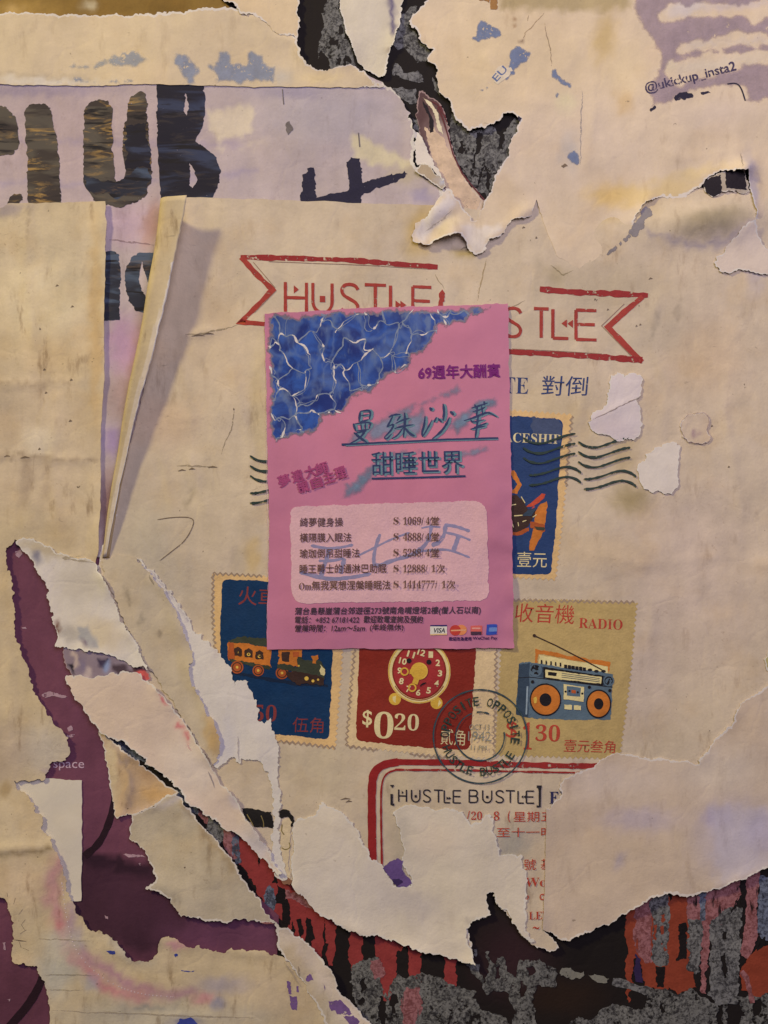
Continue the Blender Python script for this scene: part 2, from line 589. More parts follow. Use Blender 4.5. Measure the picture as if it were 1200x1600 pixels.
class Print:
    """ink lying on a sheet; several colours in one mesh"""
    EPS0, STEP = 0.30, 0.05

    def __init__(self, sheet, level=0, each=False):
        self.each = each
        self.s, self.V, self.F, self.M, self.al, self.mats = sheet, [], [], [], [], []
        self.G, self.g = [], 0
        self.eps = self.EPS0 + level
        self.n = 0
        self.r = random.Random(11)

    def _add(self, P, F, m, alpha=None, dz=True):
        if m not in self.mats:
            self.mats.append(m)
        P, F = np.asarray(P, float), [tuple(f) for f in F]
        # split long edges so the ink follows the paper
        P = [tuple(p) for p in P]
        out, todo, mid = [], list(F), {}
        lim = 9.0
        while todo:
            f = todo.pop()
            n = len(f)
            L = [math.dist(P[f[i]], P[f[(i + 1) % n]]) for i in range(n)]
            k = max(range(n), key=lambda i: L[i])
            if n == 3 and L[k] > lim and alpha is None:
                a, b, c = f[k], f[(k + 1) % 3], f[(k + 2) % 3]
                key = (min(a, b), max(a, b))
                if key not in mid:
                    mid[key] = len(P)
                    P.append(((P[a][0] + P[b][0]) / 2, (P[a][1] + P[b][1]) / 2))
                q = mid[key]
                todo += [(a, q, c), (q, b, c)]
            else:
                out.append(f)
        P = np.array(P)
        z = self.s.h(P[:, 0], P[:, 1]) + self.eps
        if dz:
            self.eps += self.STEP
        self.V.append(np.column_stack([P, z]))
        self.F += [tuple(i + self.n for i in f) for f in out]
        self.M += [self.mats.index(m)] * len(out)
        self.G += [self.g] * len(out)
        self.al.append(np.ones(len(P)) if alpha is None else alpha)
        self.n += len(P)

    def poly(self, pts, m, rough=0.5, holes=(), spacing=7, soft=0, dz=True):
        self.g += 1 if self.each and self.F else 0
        L = [rag(list(q) + [q[0]], rough, self.r, 4.0)[:-1] if rough else list(q) for q in [pts, *holes]]
        P, F = tri(L, 5 if soft else spacing, 3)
        al = None
        if soft:
            segs = [s for q in L for s in segs_of(q, True)]
            al = np.clip(segdist(P[:, 0], P[:, 1], segs) / soft, 0, 1)
        self._add(P, F, m, al, dz)
        return self

    def stroke(self, pts, w, m, closed=False, vary=0.12, step=7, taper=0.0, dz=True):
        self.g += 1 if self.each and self.F else 0
        p = resample(list(pts) + ([pts[0]] if closed else []), step)
        n = len(p)
        L, R = [], []
        for i in range(n):
            if closed:
                a, b = p[i - 1 if i else n - 2], p[(i + 1) if i < n - 1 else 1]
            else:
                a, b = p[max(i - 1, 0)], p[min(i + 1, n - 1)]
            dx, dy = b[0] - a[0], b[1] - a[1]
            l = math.hypot(dx, dy) or 1
            # mitre so corners keep their width
            k = 1.0
            if 0 < i < n - 1 or closed:
                u = (p[i][0] - a[0], p[i][1] - a[1])
                lu = math.hypot(*u) or 1
                cs = abs((u[0] * dx + u[1] * dy) / (lu * l))
                k = min(1 / max(cs, 0.4), 1.8)
            ww = w / 2 * k * (1 + self.r.uniform(-vary, vary))
            if taper:
                tt = min(i, n - 1 - i) / max(1, (n - 1) * taper)
                ww *= min(1, 0.25 + 0.75 * tt)
            L.append((p[i][0] + dy / l * ww, p[i][1] - dx / l * ww))
            R.append((p[i][0] - dy / l * ww, p[i][1] + dx / l * ww))
        V = L + R
        F = []
        for i in range(n - 1):
            F += [(i, n + i, n + i + 1), (i, n + i + 1, i + 1)]
        self._add(V, F, m, None, dz)
        return self

    def raw(self, V, F, m, dz=True):
        self._add(V, F, m, None, dz)
        return self

    def text(self, s, x, y, w, h, m, rot=0, shear=0, bold=0.0, wave=0.0, fat=0.0, join=False):
        """lettering fitted to a box: x, y is its lower left corner"""
        if not join and self.F:
            self.g += 1
        V, F = glyphs(s, bold)
        a, b = V.min(0), V.max(0)
        u = (V[:, 0] - a[0]) / (b[0] - a[0]) * w
        v = (V[:, 1] - a[1]) / (b[1] - a[1]) * h
        u = u + v * shear
        if wave:
            v = v + wave * np.sin(u / 9.0)
        c, sn = math.cos(math.radians(rot)), math.sin(math.radians(rot))
        X = x + u * c + v * sn
        Y = y + u * sn - v * c
        self._add(np.column_stack([X, Y]), F, m)
        if fat:
            for dx, dy in ((fat, 0), (0, fat), (fat, fat)):
                self._add(np.column_stack([X + dx - fat / 2, Y + dy - fat / 2]), F, m)
        return self

    def build(self, name, parent, label=None):
        V, al = np.concatenate(self.V), np.concatenate(self.al)
        G = np.array(self.G)
        o = None
        groups = range(self.g + 1) if 'lettering' in name or self.each else [None]
        for g in groups:
            k = [i for i in range(len(self.F)) if g is None or G[i] == g]
            if not k:
                continue
            used = sorted({v for i in k for v in self.F[i]})
            new = {v: n for n, v in enumerate(used)}
            ms = sorted({self.M[i] for i in k})
            o = mk(name, V[used], [tuple(new[v] for v in self.F[i]) for i in k], [self.mats[m] for m in ms], parent,
                   mi=[ms.index(self.M[i]) for i in k], alpha=al[used])
            if label:
                o['label'] = label
        return o


_gl = {}


def glyphs(s, bold=0.0):
    k = (s, bold)
    if k not in _gl:
        c = bpy.data.curves.new('lettering', 'FONT')
        c.body = s
        c.resolution_u = 3
        c.offset = bold
        o = bpy.data.objects.new('lettering', c)
        COL.objects.link(o)
        dg = bpy.context.evaluated_depsgraph_get()
        ev = o.evaluated_get(dg)
        me = ev.to_mesh()
        V = np.array([(v.co.x, v.co.y) for v in me.vertices])
        F = []
        for p in me.polygons:
            q = list(p.vertices)
            F += [(q[0], q[i], q[i + 1]) for i in range(1, len(q) - 1)]
        ev.to_mesh_clear()
        bpy.data.objects.remove(o)
        bpy.data.curves.remove(c)
        _gl[k] = (V, F)
    return _gl[k]


def serif(s):
    """roman capitals and digits in the serif mathematical alphabet"""
    o = ''
    for ch in s:
        if 'A' <= ch <= 'Z':
            o += chr(0x1D400 + ord(ch) - 65)
        elif 'a' <= ch <= 'z':
            o += chr(0x1D41A + ord(ch) - 97)
        elif '0' <= ch <= '9':
            o += chr(0x1D7CE + ord(ch) - 48)
        else:
            o += ch
    return o


def tag(o, label, cat, group=None, kind=None):
    o['label'] = label
    o['category'] = cat
    if group:
        o['group'] = group
    if kind:
        o['kind'] = kind




def wash(sheet, name, polys, m, soft=7, rough=3.0):
    """a grainy patch of faded old print or painted shade"""
    p = Print(sheet, -.06)
    for q in polys:
        p.poly(q, m, rough, soft=soft, dz=False)
    return p.build(name, sheet.o)


SCR = 'torn paper scraps pasted on the wall'
# materials of the papers
M_left = paper('aged_cream_paper', 1.2, off=1, warmth=0.32, specks=1.7)
M_poster = paper('poster_paper', 1.0, off=2, warmth=0.30, specks=1.35)
M_blank = paper('blank_torn_paper', 0.75, off=3, warmth=0.18, bump=0.9)
M_white = paper('white_torn_paper', 0.6, off=4, core=(208, 194, 182), warmth=0.08, specks=.5)
M_lilac = paper('lilac_poster_paper', 1.0, off=5, warmth=0.12, core=(214, 196, 168))
M_maroon = paper('maroon_poster_paper', 1.3, off=6, core=(150, 112, 108), warmth=0.0, specks=.3)
M_black = paper('black_poster_paper', 0.7, off=7, core=(60, 50, 48), warmth=0.0, specks=0, bump=1.2)
M_pink = paper('pink_flyer_paper', 0.35, off=8, core=(206, 170, 176), warmth=0.0, specks=0, bump=.35, rough=0.55)
M_ochre = paper('ochre_paper', 1.3, off=9, warmth=0.4)

# ------------------------------------------------------------------ the wall
def build_wall():
    t = NT('dark_render')
    n = t.noise(60, 5)
    c = t.mix(n, (0.035, 0.030, 0.028), (0.09, 0.078, 0.07))
    m = t.finish(c, 0.9, 0.2, t.noise(6, 4), 0.6, 2.0)
    g = 30
    xs, ys = np.linspace(-260, 1460, 2 * g), np.linspace(-260, 1860, 2 * g)
    X, Y = np.meshgrid(xs, ys)
    n0 = X.size
    P = np.column_stack([X.ravel(), Y.ravel(), H(X.ravel(), Y.ravel()) - 1.5])
    F = [(j * 2 * g + i, (j + 1) * 2 * g + i, (j + 1) * 2 * g + i + 1, j * 2 * g + i + 1) for j in range(2 * g - 1) for i in range(2 * g - 1)]
    a = np.array([(-260, -260, -60), (1460, -260, -60), (1460, 1860, -60), (-260, 1860, -60)], float)
    P = np.concatenate([P, a])
    F.append((n0, n0 + 1, n0 + 2, n0 + 3))
    e = 2 * g
    top = [i for i in range(e)]
    bot = [(e - 1) * e + i for i in range(e)]
    lef = [j * e for j in range(e)]
    rig = [j * e + e - 1 for j in range(e)]
    F += [tuple(top) + (n0 + 1, n0), tuple(bot[::-1]) + (n0 + 3, n0 + 2), tuple(lef[::-1]) + (n0, n0 + 3), tuple(rig) + (n0 + 2, n0 + 1)]
    o = mk('wall', P, F, m, sm=False)
    tag(o, 'dark rendered wall behind all the layers of torn paper', 'wall', kind='structure')
    return o


build_wall()

# ------------------------------------------------------------------ black poster with drips
drip = Sheet('drip_poster', [('t', [(-60, -60), (1260, -60), (1260, 1660), (-60, 1660)])], 1.0, M_black, (27, 21, 19),
             [('e', 800, 1500, 60, 60, 0, (52, 30, 32), .8), ('e', 880, 1560, 70, 30, 0, (44, 28, 18), .7)], spacing=16)
I_red = ink('red_drip_paint', (134, 50, 45), 0.12, 0.3, size=10, streak=True)
I_orange = ink('orange_drip_paint', (128, 54, 34), 0.14, 0.3, size=10, streak=True)
I_rose = ink('rose_drip_paint', (146, 94, 90), 0.34, 0.3, size=9, stipple=(108, 60, 56), streak=True)
I_grey = ink('grey_sprayed_paint', (112, 106, 96), 0.44, 0.35, size=10, stipple=(46, 42, 40))
I_grey2 = ink('grey_sponged_paint', (114, 108, 100), 0.26, 0.3, size=9, stipple=(52, 48, 46))
I_slate = ink('slate_sprayed_paint', (104, 106, 114), 0.3, 0.35, size=7, stipple=(56, 56, 62))
I_pale = ink('pale_bead_paint', (122, 115, 98), 0.30, 0.3, size=6, stipple=(118, 110, 94))
I_black = ink('black_paint', (24, 18, 17), 0.0, 0.2)
I_violetdk = ink('dark_violet_paint', (48, 34, 62), 0.0, 0.3)


def drop(p, x0, x1, y0, y1, m, tip=0.25):
    """a run of paint: straight sides, narrowing toward its lower end"""
    c = (x0 + x1) / 2
    w = x1 - x0
    p.poly([(x0, y0), (x1, y0), (x1 - w * .04, y0 + (y1 - y0) * .4), (c + w * (.22 + tip * .4), y0 + (y1 - y0) * .75), (c + w * tip * .5, y1),
            (c - w * tip * .5, y1), (c - w * (.22 + tip * .4), y0 + (y1 - y0) * .72), (x0 + w * .05, y0 + (y1 - y0) * .4)], m, 1.2, dz=False)


p = Print(drip)
# band between the torn sheets, left to right
p.poly([(368, 1290), (400, 1300), (432, 1330), (470, 1385), (520, 1430), (560, 1450), (545, 1458), (500, 1440), (470, 1440), (430, 1440), (410, 1408), (372, 1345)], I_red, 1.5)
for a in [(448, 480, 1420, 1500, .3), (482, 506, 1425, 1505, .45), (507, 526, 1430, 1512, .3), (544, 568, 1445, 1520, .6), (586, 622, 1455, 1566, .28),
          (637, 658, 1470, 1600, .8), (696, 714, 1480, 1548, .8), (600, 640, 1455, 1490, .3)]:
    drop(p, *a[:4], I_red, a[4])
p.eps += .05
for q in [[(403, 1338), (411, 1338), (405, 1356), (402, 1348)], [(424, 1382), (430, 1370), (434, 1392), (428, 1412), (440, 1415), (441, 1445), (452, 1448), (450, 1400), (444, 1390)],
          [(462, 1440), (470, 1438), (474, 1462), (468, 1468)], [(478, 1436), (486, 1440), (492, 1470), (484, 1474)], [(450, 1470), (458, 1440), (462, 1476), (466, 1482)]]:
    p.poly(q, I_black, 1.0, dz=False)
p.build('red_runs', drip.o)

p = Print(drip, .12)
p.poly([(412, 1400), (420, 1385), (428, 1392), (431, 1410), (427, 1425), (418, 1426), (412, 1416)], I_slate, .8)
p.poly([(445, 1392), (470, 1400), (498, 1425), (502, 1434), (478, 1420), (458, 1408), (444, 1408)], I_rose, 2)
p.poly([(166, 1140), (200, 1158), (238, 1196), (228, 1202), (188, 1176), (168, 1152)], I_slate, 2)
p.poly([(274, 1230), (300, 1248), (322, 1262), (318, 1280), (296, 1268), (276, 1246)], I_slate, 1.2)
p.poly([(306, 1254), (330, 1264), (324, 1290), (310, 1276)], I_rose, 1)
p.poly([(326, 1264), (352, 1290), (354, 1310), (342, 1320), (322, 1296)], I_grey2, 1)
p.poly([(350, 1290), (370, 1300), (373, 1345), (360, 1345), (348, 1318)], I_rose, 1)
p.poly([(362, 1310), (372, 1304), (376, 1350), (366, 1352)], I_slate, 1)
# grey spray at the bottom middle
p.poly([(548, 1522), (556, 1508), (580, 1500), (592, 1498), (596, 1540), (604, 1560), (612, 1540), (622, 1520), (640, 1528), (656, 1524), (680, 1528), (700, 1540), (720, 1545),
        (745, 1552), (738, 1562), (752, 1580), (790, 1592), (800, 1640), (520, 1640), (556, 1580)], I_grey, 3,
       holes=[[(562, 1536), (570, 1530), (574, 1545), (566, 1556)], [(592, 1560), (602, 1562), (606, 1590), (600, 1606), (592, 1584)], [(612, 1556), (620, 1556), (618, 1586), (610, 1592), (608, 1570)],
              [(700, 1578), (708, 1580), (706, 1604), (700, 1604)], [(556, 1562), (566, 1560), (570, 1575), (560, 1572)]])
p.poly([(578, 1504), (594, 1500), (598, 1530), (586, 1534)], I_rose, 2)
p.poly([(634, 1545), (656, 1545), (650, 1640), (636, 1640)], I_rose, 3)
p.poly([(727, 1500), (750, 1508), (760, 1540), (758, 1490), (765, 1488), (770, 1506), (775, 1510), (778, 1498), (786, 1496), (792, 1518), (808, 1530), (812, 1500), (838, 1503), (870, 1520), (868, 1545),
        (840, 1540), (832, 1565), (838, 1600), (860, 1640), (806, 1640), (804, 1580), (796, 1556), (776, 1552), (760, 1556), (745, 1530)], I_grey, 2,
       holes=[[(822, 1512), (832, 1510), (836, 1522), (826, 1526)], [(812, 1544), (822, 1540), (820, 1558), (812, 1562)], [(774, 1512), (782, 1510), (782, 1530), (775, 1532)]])
p.poly([(740, 1486), (746, 1484), (745, 1497), (739, 1494)], I_grey2, .8)
p.poly([(876, 1518), (884, 1514), (894, 1517), (902, 1521), (913, 1520), (914, 1526), (906, 1532), (894, 1533), (884, 1528), (877, 1526)], I_pale, 1.6, dz=False)
p.poly([(920, 1526), (930, 1524), (944, 1527), (953, 1531), (950, 1538), (938, 1538), (926, 1532)], I_pale, 1.6, dz=False)
p.stroke([(958, 1536), (978, 1540), (1000, 1548), (1020, 1552)], 12, I_grey2, vary=.3)
p.poly([(890, 1602), (905, 1590), (925, 1596), (940, 1580), (965, 1572), (985, 1576), (1008, 1580), (1012, 1550), (1040, 1546), (1060, 1556), (1080, 1545), (1100, 1560), (1120, 1570), (1160, 1560), (1210, 1540),
        (1260, 1640), (880, 1640)], I_grey, 2.4, holes=[[(1122, 1570), (1130, 1568), (1130, 1630), (1122, 1630)], [(1138, 1568), (1158, 1565), (1156, 1630), (1138, 1630)], [(1180, 1566), (1190, 1562), (1188, 1590), (1178, 1592)], [(1033, 1570), (1039, 1568), (1039, 1584), (1034, 1584)]])
p.build('grey_spray', drip.o)

p = Print(drip, .12)
# right hand block of colours
p.poly([(980, 1420), (1000, 1412), (1050, 1385), (1080, 1390), (1082, 1500), (1090, 1545), (1060, 1556), (1046, 1545), (1042, 1552), (1008, 1546), (1000, 1500), (992, 1500), (986, 1568), (984, 1570), (978, 1520)], I_orange, 1.2)
p.poly([(1052, 1390), (1074, 1386), (1078, 1440), (1074, 1520), (1050, 1545), (1048, 1470)], I_orange, 1.0)
p.poly([(986, 1420), (1025, 1398), (1020, 1430), (1018, 1500), (1028, 1508), (1010, 1508), (996, 1490), (990, 1460), (996, 1440)], I_rose, 1.5)
p.poly([(1016, 1410), (1034, 1396), (1046, 1394), (1048, 1440), (1045, 1510), (1030, 1512), (1018, 1500), (1022, 1450)], I_grey2, 1.2,
       holes=[[(1022, 1446), (1028, 1446), (1026, 1472), (1020, 1470)], [(1034, 1432), (1040, 1430), (1040, 1442), (1036, 1444)], [(1033, 1450), (1038, 1448), (1038, 1462), (1034, 1462)]])
p.poly([(1044, 1394), (1052, 1396), (1050, 1412)], I_black, .5)
p.poly([(1062, 1446), (1074, 1444), (1074, 1500), (1058, 1504), (1064, 1480)], I_black, 1)
p.poly([(1026, 1512), (1040, 1512), (1038, 1545), (1028, 1545)], I_black, 1)
p.poly([(994, 1492), (1002, 1500), (1006, 1538), (994, 1536)], I_violetdk, 1)
p.poly([(1074, 1396), (1105, 1388), (1160, 1370), (1160, 1400), (1140, 1440), (1110, 1480), (1105, 1555), (1096, 1552), (1096, 1480), (1076, 1440)], I_rose, 1.4)
p.poly([(1076, 1438), (1098, 1440), (1096, 1520), (1086, 1524), (1075, 1518)], I_grey2, 1.4)
p.poly([(1096, 1392), (1104, 1390), (1104, 1440), (1096, 1440)], I_slate, 1)
p.poly([(1112, 1445), (1140, 1420), (1162, 1420), (1158, 1500), (1155, 1570), (1120, 1572), (1106, 1556)], I_grey2, 1.6,
       holes=[[(1132, 1460), (1138, 1458), (1137, 1470), (1131, 1470)], [(1128, 1496), (1136, 1490), (1136, 1530), (1130, 1532)]])
p.poly([(1158, 1374), (1168, 1368), (1170, 1400), (1164, 1422), (1158, 1410)], I_black, .8)
p.poly([(1150, 1410), (1154, 1404), (1152, 1420), (1142, 1430)], I_black, .8)
p.poly([(1168, 1362), (1190, 1352), (1186, 1400), (1184, 1470), (1174, 1500), (1160, 1495), (1166, 1440)], I_rose, 1.2)
p.poly([(1188, 1372), (1260, 1350), (1260, 1470), (1196, 1470), (1184, 1460)], I_slate, 1.5)
p.poly([(1172, 1496), (1190, 1480), (1260, 1470), (1260, 1545), (1196, 1556), (1184, 1560), (1160, 1550), (1160, 1515)], I_orange, 1.2)
p.poly([(1190, 1474), (1197, 1464), (1196, 1478), (1184, 1488)], I_black, .8)
p.stroke([(1160, 1520), (1168, 1530), (1178, 1570)], 7, I_rose, vary=.3)
p.build('colour_block', drip.o)

p = Print(drip, .05)
# grey spray in the gap at the top
p.poly([(512, -20), (524, -20), (540, 50), (556, 98), (552, 108), (516, 108), (513, 92), (502, 76), (497, 90), (496, 78), (502, 50)], I_grey, 1.8,
       holes=[[(514, 62), (530, 60), (528, 68), (516, 70)], [(524, 88), (532, 88), (531, 100), (524, 99)], [(536, 90), (545, 86), (547, 98), (537, 101)], [(526, 38), (534, 36), (534, 52), (528, 52)]])
p.poly([(622, 30), (640, 8), (652, 6), (640, 30), (640, 42), (650, 44), (655, 62), (668, 72), (674, 80), (668, 90), (652, 96), (645, 84), (636, 76), (622, 76), (612, 66)], I_grey, 2.4)
p.poly([(612, 108), (618, 96), (624, 100), (630, 112), (644, 110), (652, 108), (660, 116), (662, 126), (650, 126), (636, 122), (622, 116), (614, 116)], I_grey2, .8)
p.poly([(612, 136), (625, 134), (640, 138), (650, 136), (650, 150), (658, 158), (640, 160), (630, 152), (622, 152)], I_grey2, 1)
p.poly([(645, 182), (655, 182), (668, 194), (668, 215), (655, 206), (646, 196)], I_grey, 1.5)
p.poly([(676, 118), (684, 130), (688, 150), (680, 140)], I_grey, 1.5)
p.poly([(706, 175), (716, 186), (722, 190), (730, 204), (748, 202), (768, 192), (775, 200), (780, 230), (786, 232), (792, 200), (806, 182), (814, 182), (805, 222), (796, 260), (770, 300), (765, 300), (758, 260), (748, 290), (742, 300), (724, 268), (712, 240), (704, 205)], I_grey, 1.6,
       holes=[[(745, 205), (754, 206), (750, 236), (744, 262), (738, 262), (744, 232)], [(718, 220), (724, 218), (722, 240), (718, 238)], [(757, 256), (768, 276), (764, 306), (742, 292)]])
p.build('grey_smears', drip.o)
tag(drip.o, 'black graffiti poster with red paint runs and grey spray, showing where paper is torn', 'poster')

# ------------------------------------------------------------------ picture of a tusk
M_tusk = paper('tusk_picture_paper', 0.8, off=11, core=(160, 130, 118), warmth=.2, bump=.7)
tusk = Sheet('picture_scrap', [('t', [(655, 140), (668, 146), (684, 156), (694, 172), (702, 196), (706, 225), (716, 256), (732, 284), (757, 312), (752, 335), (742, 356), (722, 350),
                                     (703, 306), (690, 290), (676, 262), (664, 226), (655, 205), (650, 175)])], 2.6, M_tusk, (88, 62, 58),
             [('e', 720, 262, 10, 60, -30, (204, 178, 146), 1), ('e', 705, 240, 14, 44, -25, (196, 164, 136), .9), ('e', 685, 215, 18, 30, -10, (160, 130, 118), .8),
              ('e', 740, 318, 16, 30, -20, (208, 176, 150), .95), ('e', 730, 305, 16, 34, -30, (210, 184, 152), .9), ('e', 690, 250, 12, 30, -20, (180, 140, 118), .7)], spacing=4, jag=1.2, seed=5, edgew=3)
p = Print(tusk)
I_tip = ink('ivory_print', (212, 186, 146), 0.05, 0.2)
I_horn = ink('ivory_stained_print', (194, 162, 128), 0.16, 0.4, size=8)
I_mar = ink('maroon_print', (92, 40, 40), 0.05, 0.3)
I_dark = ink('near_black_print', (26, 18, 22), 0.0, 0.2)
p.poly([(664, 196), (672, 204), (676, 192), (684, 206), (694, 214), (704, 236), (716, 262), (732, 288), (752, 312), (745, 334), (740, 352), (724, 346), (705, 306), (690, 282), (676, 254)], I_horn, 1.0)
p.poly([(660, 150), (674, 158), (684, 174), (688, 192), (692, 210), (686, 204), (680, 180), (672, 164)], I_tip, .5)
p.poly([(660, 155), (670, 168), (676, 184), (678, 204), (672, 206), (670, 180), (662, 164)], I_dark, .5)
p.stroke([(684, 166), (692, 184), (700, 210), (708, 240), (722, 270), (740, 292), (757, 311)], 2.2, I_mar)
p.poly([(674, 156), (690, 164), (700, 190), (694, 182), (686, 166)], I_mar, .8)
p.build('tusk_picture', tusk.o)
tag(tusk.o, 'torn picture scrap of a pale curved tusk on black, under the hanging white flap', 'paper scrap', SCR)

# ------------------------------------------------------------------ maroon poster
maroon = Sheet('maroon_poster', [('c', [(-50, 800), (160, 812), (160, 1040), (178, 1170), (260, 1280), (435, 1432), (432, 1500), (432, 1660), (-50, 1660)])], 2.6, M_maroon, (106, 60, 72),
               [('p', [(120, 1352), (140, 1338), (240, 1362), (300, 1378), (300, 1455), (230, 1500), (150, 1470), (90, 1430)], 12, (64, 36, 46), 1),
                ('e', 260, 1410, 120, 50, 15, (72, 40, 52), .8), ('p', [(120, 1330), (160, 1335), (240, 1355), (240, 1372), (120, 1352)], 4, (44, 24, 34), .9), ('e', 30, 1560, 60, 60, 0, (84, 46, 56), .7),
                ('e', 350, 1465, 90, 30, 0, (104, 60, 78), .7), ('e', 110, 960, 60, 160, 0, (108, 62, 72), .5)],
               spacing=8, seed=6)
p = Print(maroon, each=True)
I_arc = ink('plum_black_print', (40, 22, 28), 0.0, .2)
p.stroke(smooth([(180, 1240), (174, 1270), (166, 1295), (152, 1322), (130, 1340)]), 11, I_arc)
p.stroke(smooth([(70, 1510), (64, 1535), (48, 1565), (28, 1590), (-10, 1630)]), 13, I_arc)
p.build('curved_band', maroon.o)
p = Print(maroon, .1)
I_let = ink('pale_pink_lettering', (186, 152, 156), 0.32, .3, size=4)
p.text('space', 82, 1205, 48, 14, I_let, rot=1)
p.build('lettering', maroon.o)
p = Print(maroon, .1, each=True)
I_scuff = ink('pale_scuffs', (166, 130, 132), 0.45, .3, size=5)
for q in [[(64, 1086), (74, 1081), (90, 1084), (106, 1088), (100, 1091), (84, 1088), (70, 1091)], [(104, 1138), (110, 1134), (113, 1141), (107, 1144)], [(104, 1148), (116, 1148), (114, 1152), (104, 1152)],
          [(32, 981), (38, 980), (40, 983), (34, 983)], [(190, 1336), (222, 1338), (228, 1341), (200, 1342)], [(214, 1351), (219, 1350), (218, 1355)], [(162, 1432), (168, 1434), (168, 1438), (163, 1437)],
          [(3, 1474), (8, 1473), (8, 1486), (4, 1484)], [(10, 1563), (15, 1562), (13, 1567)], [(22, 862), (30, 858), (34, 866), (28, 872), (22, 868)]]:
    p.poly(q, I_scuff, .6, dz=False)
p.build('scuff', maroon.o)
tag(maroon.o, 'maroon poster with dark curved bands and the pale word space', 'poster')

M_label = paper('white_label_paper', 0.3, off=12, core=(200, 180, 150), warmth=.1, specks=0, bump=.4)
label = Sheet('label', [('c', [(-30, 1214), (127, 1220), (125, 1410), (40, 1410), (-30, 1400)])], 4.0, M_label, (208, 188, 162), spacing=9, seed=7, edgew=2)
tag(label.o, 'plain cream label stuck on the maroon poster beside the torn left sheet', 'label')

# ------------------------------------------------------------------ ochre strip at the top
ochre = Sheet('ochre_strip', [('c', [(-60, -60), (346, -60), (346, 0)]), ('t', [(374, 22), (372, 40), (-60, 44)])], 2.8, M_ochre, (128, 96, 44),
              [('e', 30, 10, 60, 20, 0, (150, 116, 58), .8), ('e', 250, 12, 60, 14, 0, (112, 84, 38), .8), ('e', 140, 4, 14, 8, 0, (190, 170, 130), .9), ('e', 20, 12, 16, 10, 0, (170, 136, 80), .8)], spacing=6, seed=8)
tag(ochre.o, 'ochre brown strip of paper along the top edge', 'paper strip')

# ------------------------------------------------------------------ lilac club poster
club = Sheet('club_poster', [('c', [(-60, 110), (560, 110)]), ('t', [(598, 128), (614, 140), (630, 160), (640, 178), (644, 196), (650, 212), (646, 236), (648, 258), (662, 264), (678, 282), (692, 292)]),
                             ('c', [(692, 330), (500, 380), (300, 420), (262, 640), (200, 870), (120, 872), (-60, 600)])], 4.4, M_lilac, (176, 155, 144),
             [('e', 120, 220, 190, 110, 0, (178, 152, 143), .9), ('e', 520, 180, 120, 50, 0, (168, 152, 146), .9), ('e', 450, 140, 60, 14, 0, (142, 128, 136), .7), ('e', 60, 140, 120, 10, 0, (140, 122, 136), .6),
              ('e', 200, 350, 40, 40, 0, (182, 150, 152), .8), ('e', 236, 350, 16, 40, 10, (166, 124, 104), .8), ('e', 208, 560, 14, 70, 8, (166, 120, 106), .8), ('e', 190, 540, 24, 50, 0, (178, 136, 150), .9),
              ('e', 180, 690, 24, 26, 0, (146, 118, 148), .8), ('e', 170, 800, 20, 70, 0, (128, 92, 84), .9), ('e', 190, 620, 30, 40, 0, (164, 132, 118), .8),
              ('p', [(548, 206), (562, 210), (640, 252), (646, 262), (600, 256), (550, 244)], 4, (204, 184, 142), .9),
              ('p', [(322, 172), (356, 168), (392, 165), (396, 205), (372, 212), (348, 214), (346, 232), (338, 232), (338, 214), (328, 196)], 3, (204, 182, 150), .9),
              ('e', 392, 226, 20, 7, -8, (204, 182, 150), .8), ('e', 655, 300, 30, 12, 20, (176, 156, 138), .9), ('e', 640, 270, 40, 14, -10, (180, 160, 124), .7), ('e', 660, 306, 22, 10, 10, (150, 134, 148), .7),
              ('l', [(0, 218), (140, 222), (400, 226)], 5, (156, 136, 146), .5), ('l', [(0, 286), (120, 288), (250, 280), (400, 268)], 5, (154, 136, 148), .5), ('l', [(170, 374), (240, 382)], 3, (128, 96, 96), .7)],
             [('edge', [(598, 128), (630, 160), (644, 196), (648, 258)], 3.0, 12)], spacing=5, seed=9, edgew=10, jag=1.8)
K_ochre = streaked('streaked_letter_print', (58, 48, 44), (84, 74, 62), (176, 134, 70), 2, 0.75)
K_blue = streaked('slate_letter_print', (40, 40, 48), (72, 80, 92), (140, 104, 60), 5, 0.35)
K_navy = streaked('navy_letter_print', (30, 27, 36), (52, 56, 72), (96, 80, 60), 8, 0.25)
p = Print(club)
p.poly([(-30, 168), (0, 165), (10, 167), (22, 180), (28, 200), (28, 226), (20, 240), (0, 243), (-30, 240)], K_ochre, .8)
p.build('letter', club.o)
p = Print(club)
p.poly([(11, 322), (14, 310), (22, 302), (33, 303), (35, 312), (28, 320), (16, 324)], K_ochre, .8)
p.build('letter', club.o)
p = Print(club)
p.poly([(37, 175), (45, 163), (70, 161), (78, 167), (85, 205), (92, 245), (95, 316), (93, 330), (44, 330), (40, 240)], K_ochre, .8)
p.build('letter', club.o)
p = Print(club)
p.poly([(130, 172), (138, 160), (155, 154), (168, 156), (176, 170), (174, 200), (177, 250), (180, 280), (185, 287), (193, 285), (195, 270), (191, 240), (192, 200), (198, 180), (199, 162), (205, 150), (218, 143), (228, 147),
        (231, 165), (232, 200), (235, 235), (236, 275), (230, 300), (212, 315), (190, 323), (165, 320), (145, 312), (132, 290), (129, 240), (130, 210)], K_ochre, .8)
p.poly([(131, 272), (180, 284), (230, 262), (235, 280), (228, 298), (200, 300), (150, 304), (136, 296)], K_blue, 3)
p.poly([(196, 196), (230, 190), (234, 230), (235, 262), (196, 264)], K_navy, 2.5)
p.build('letter', club.o)
p = Print(club)
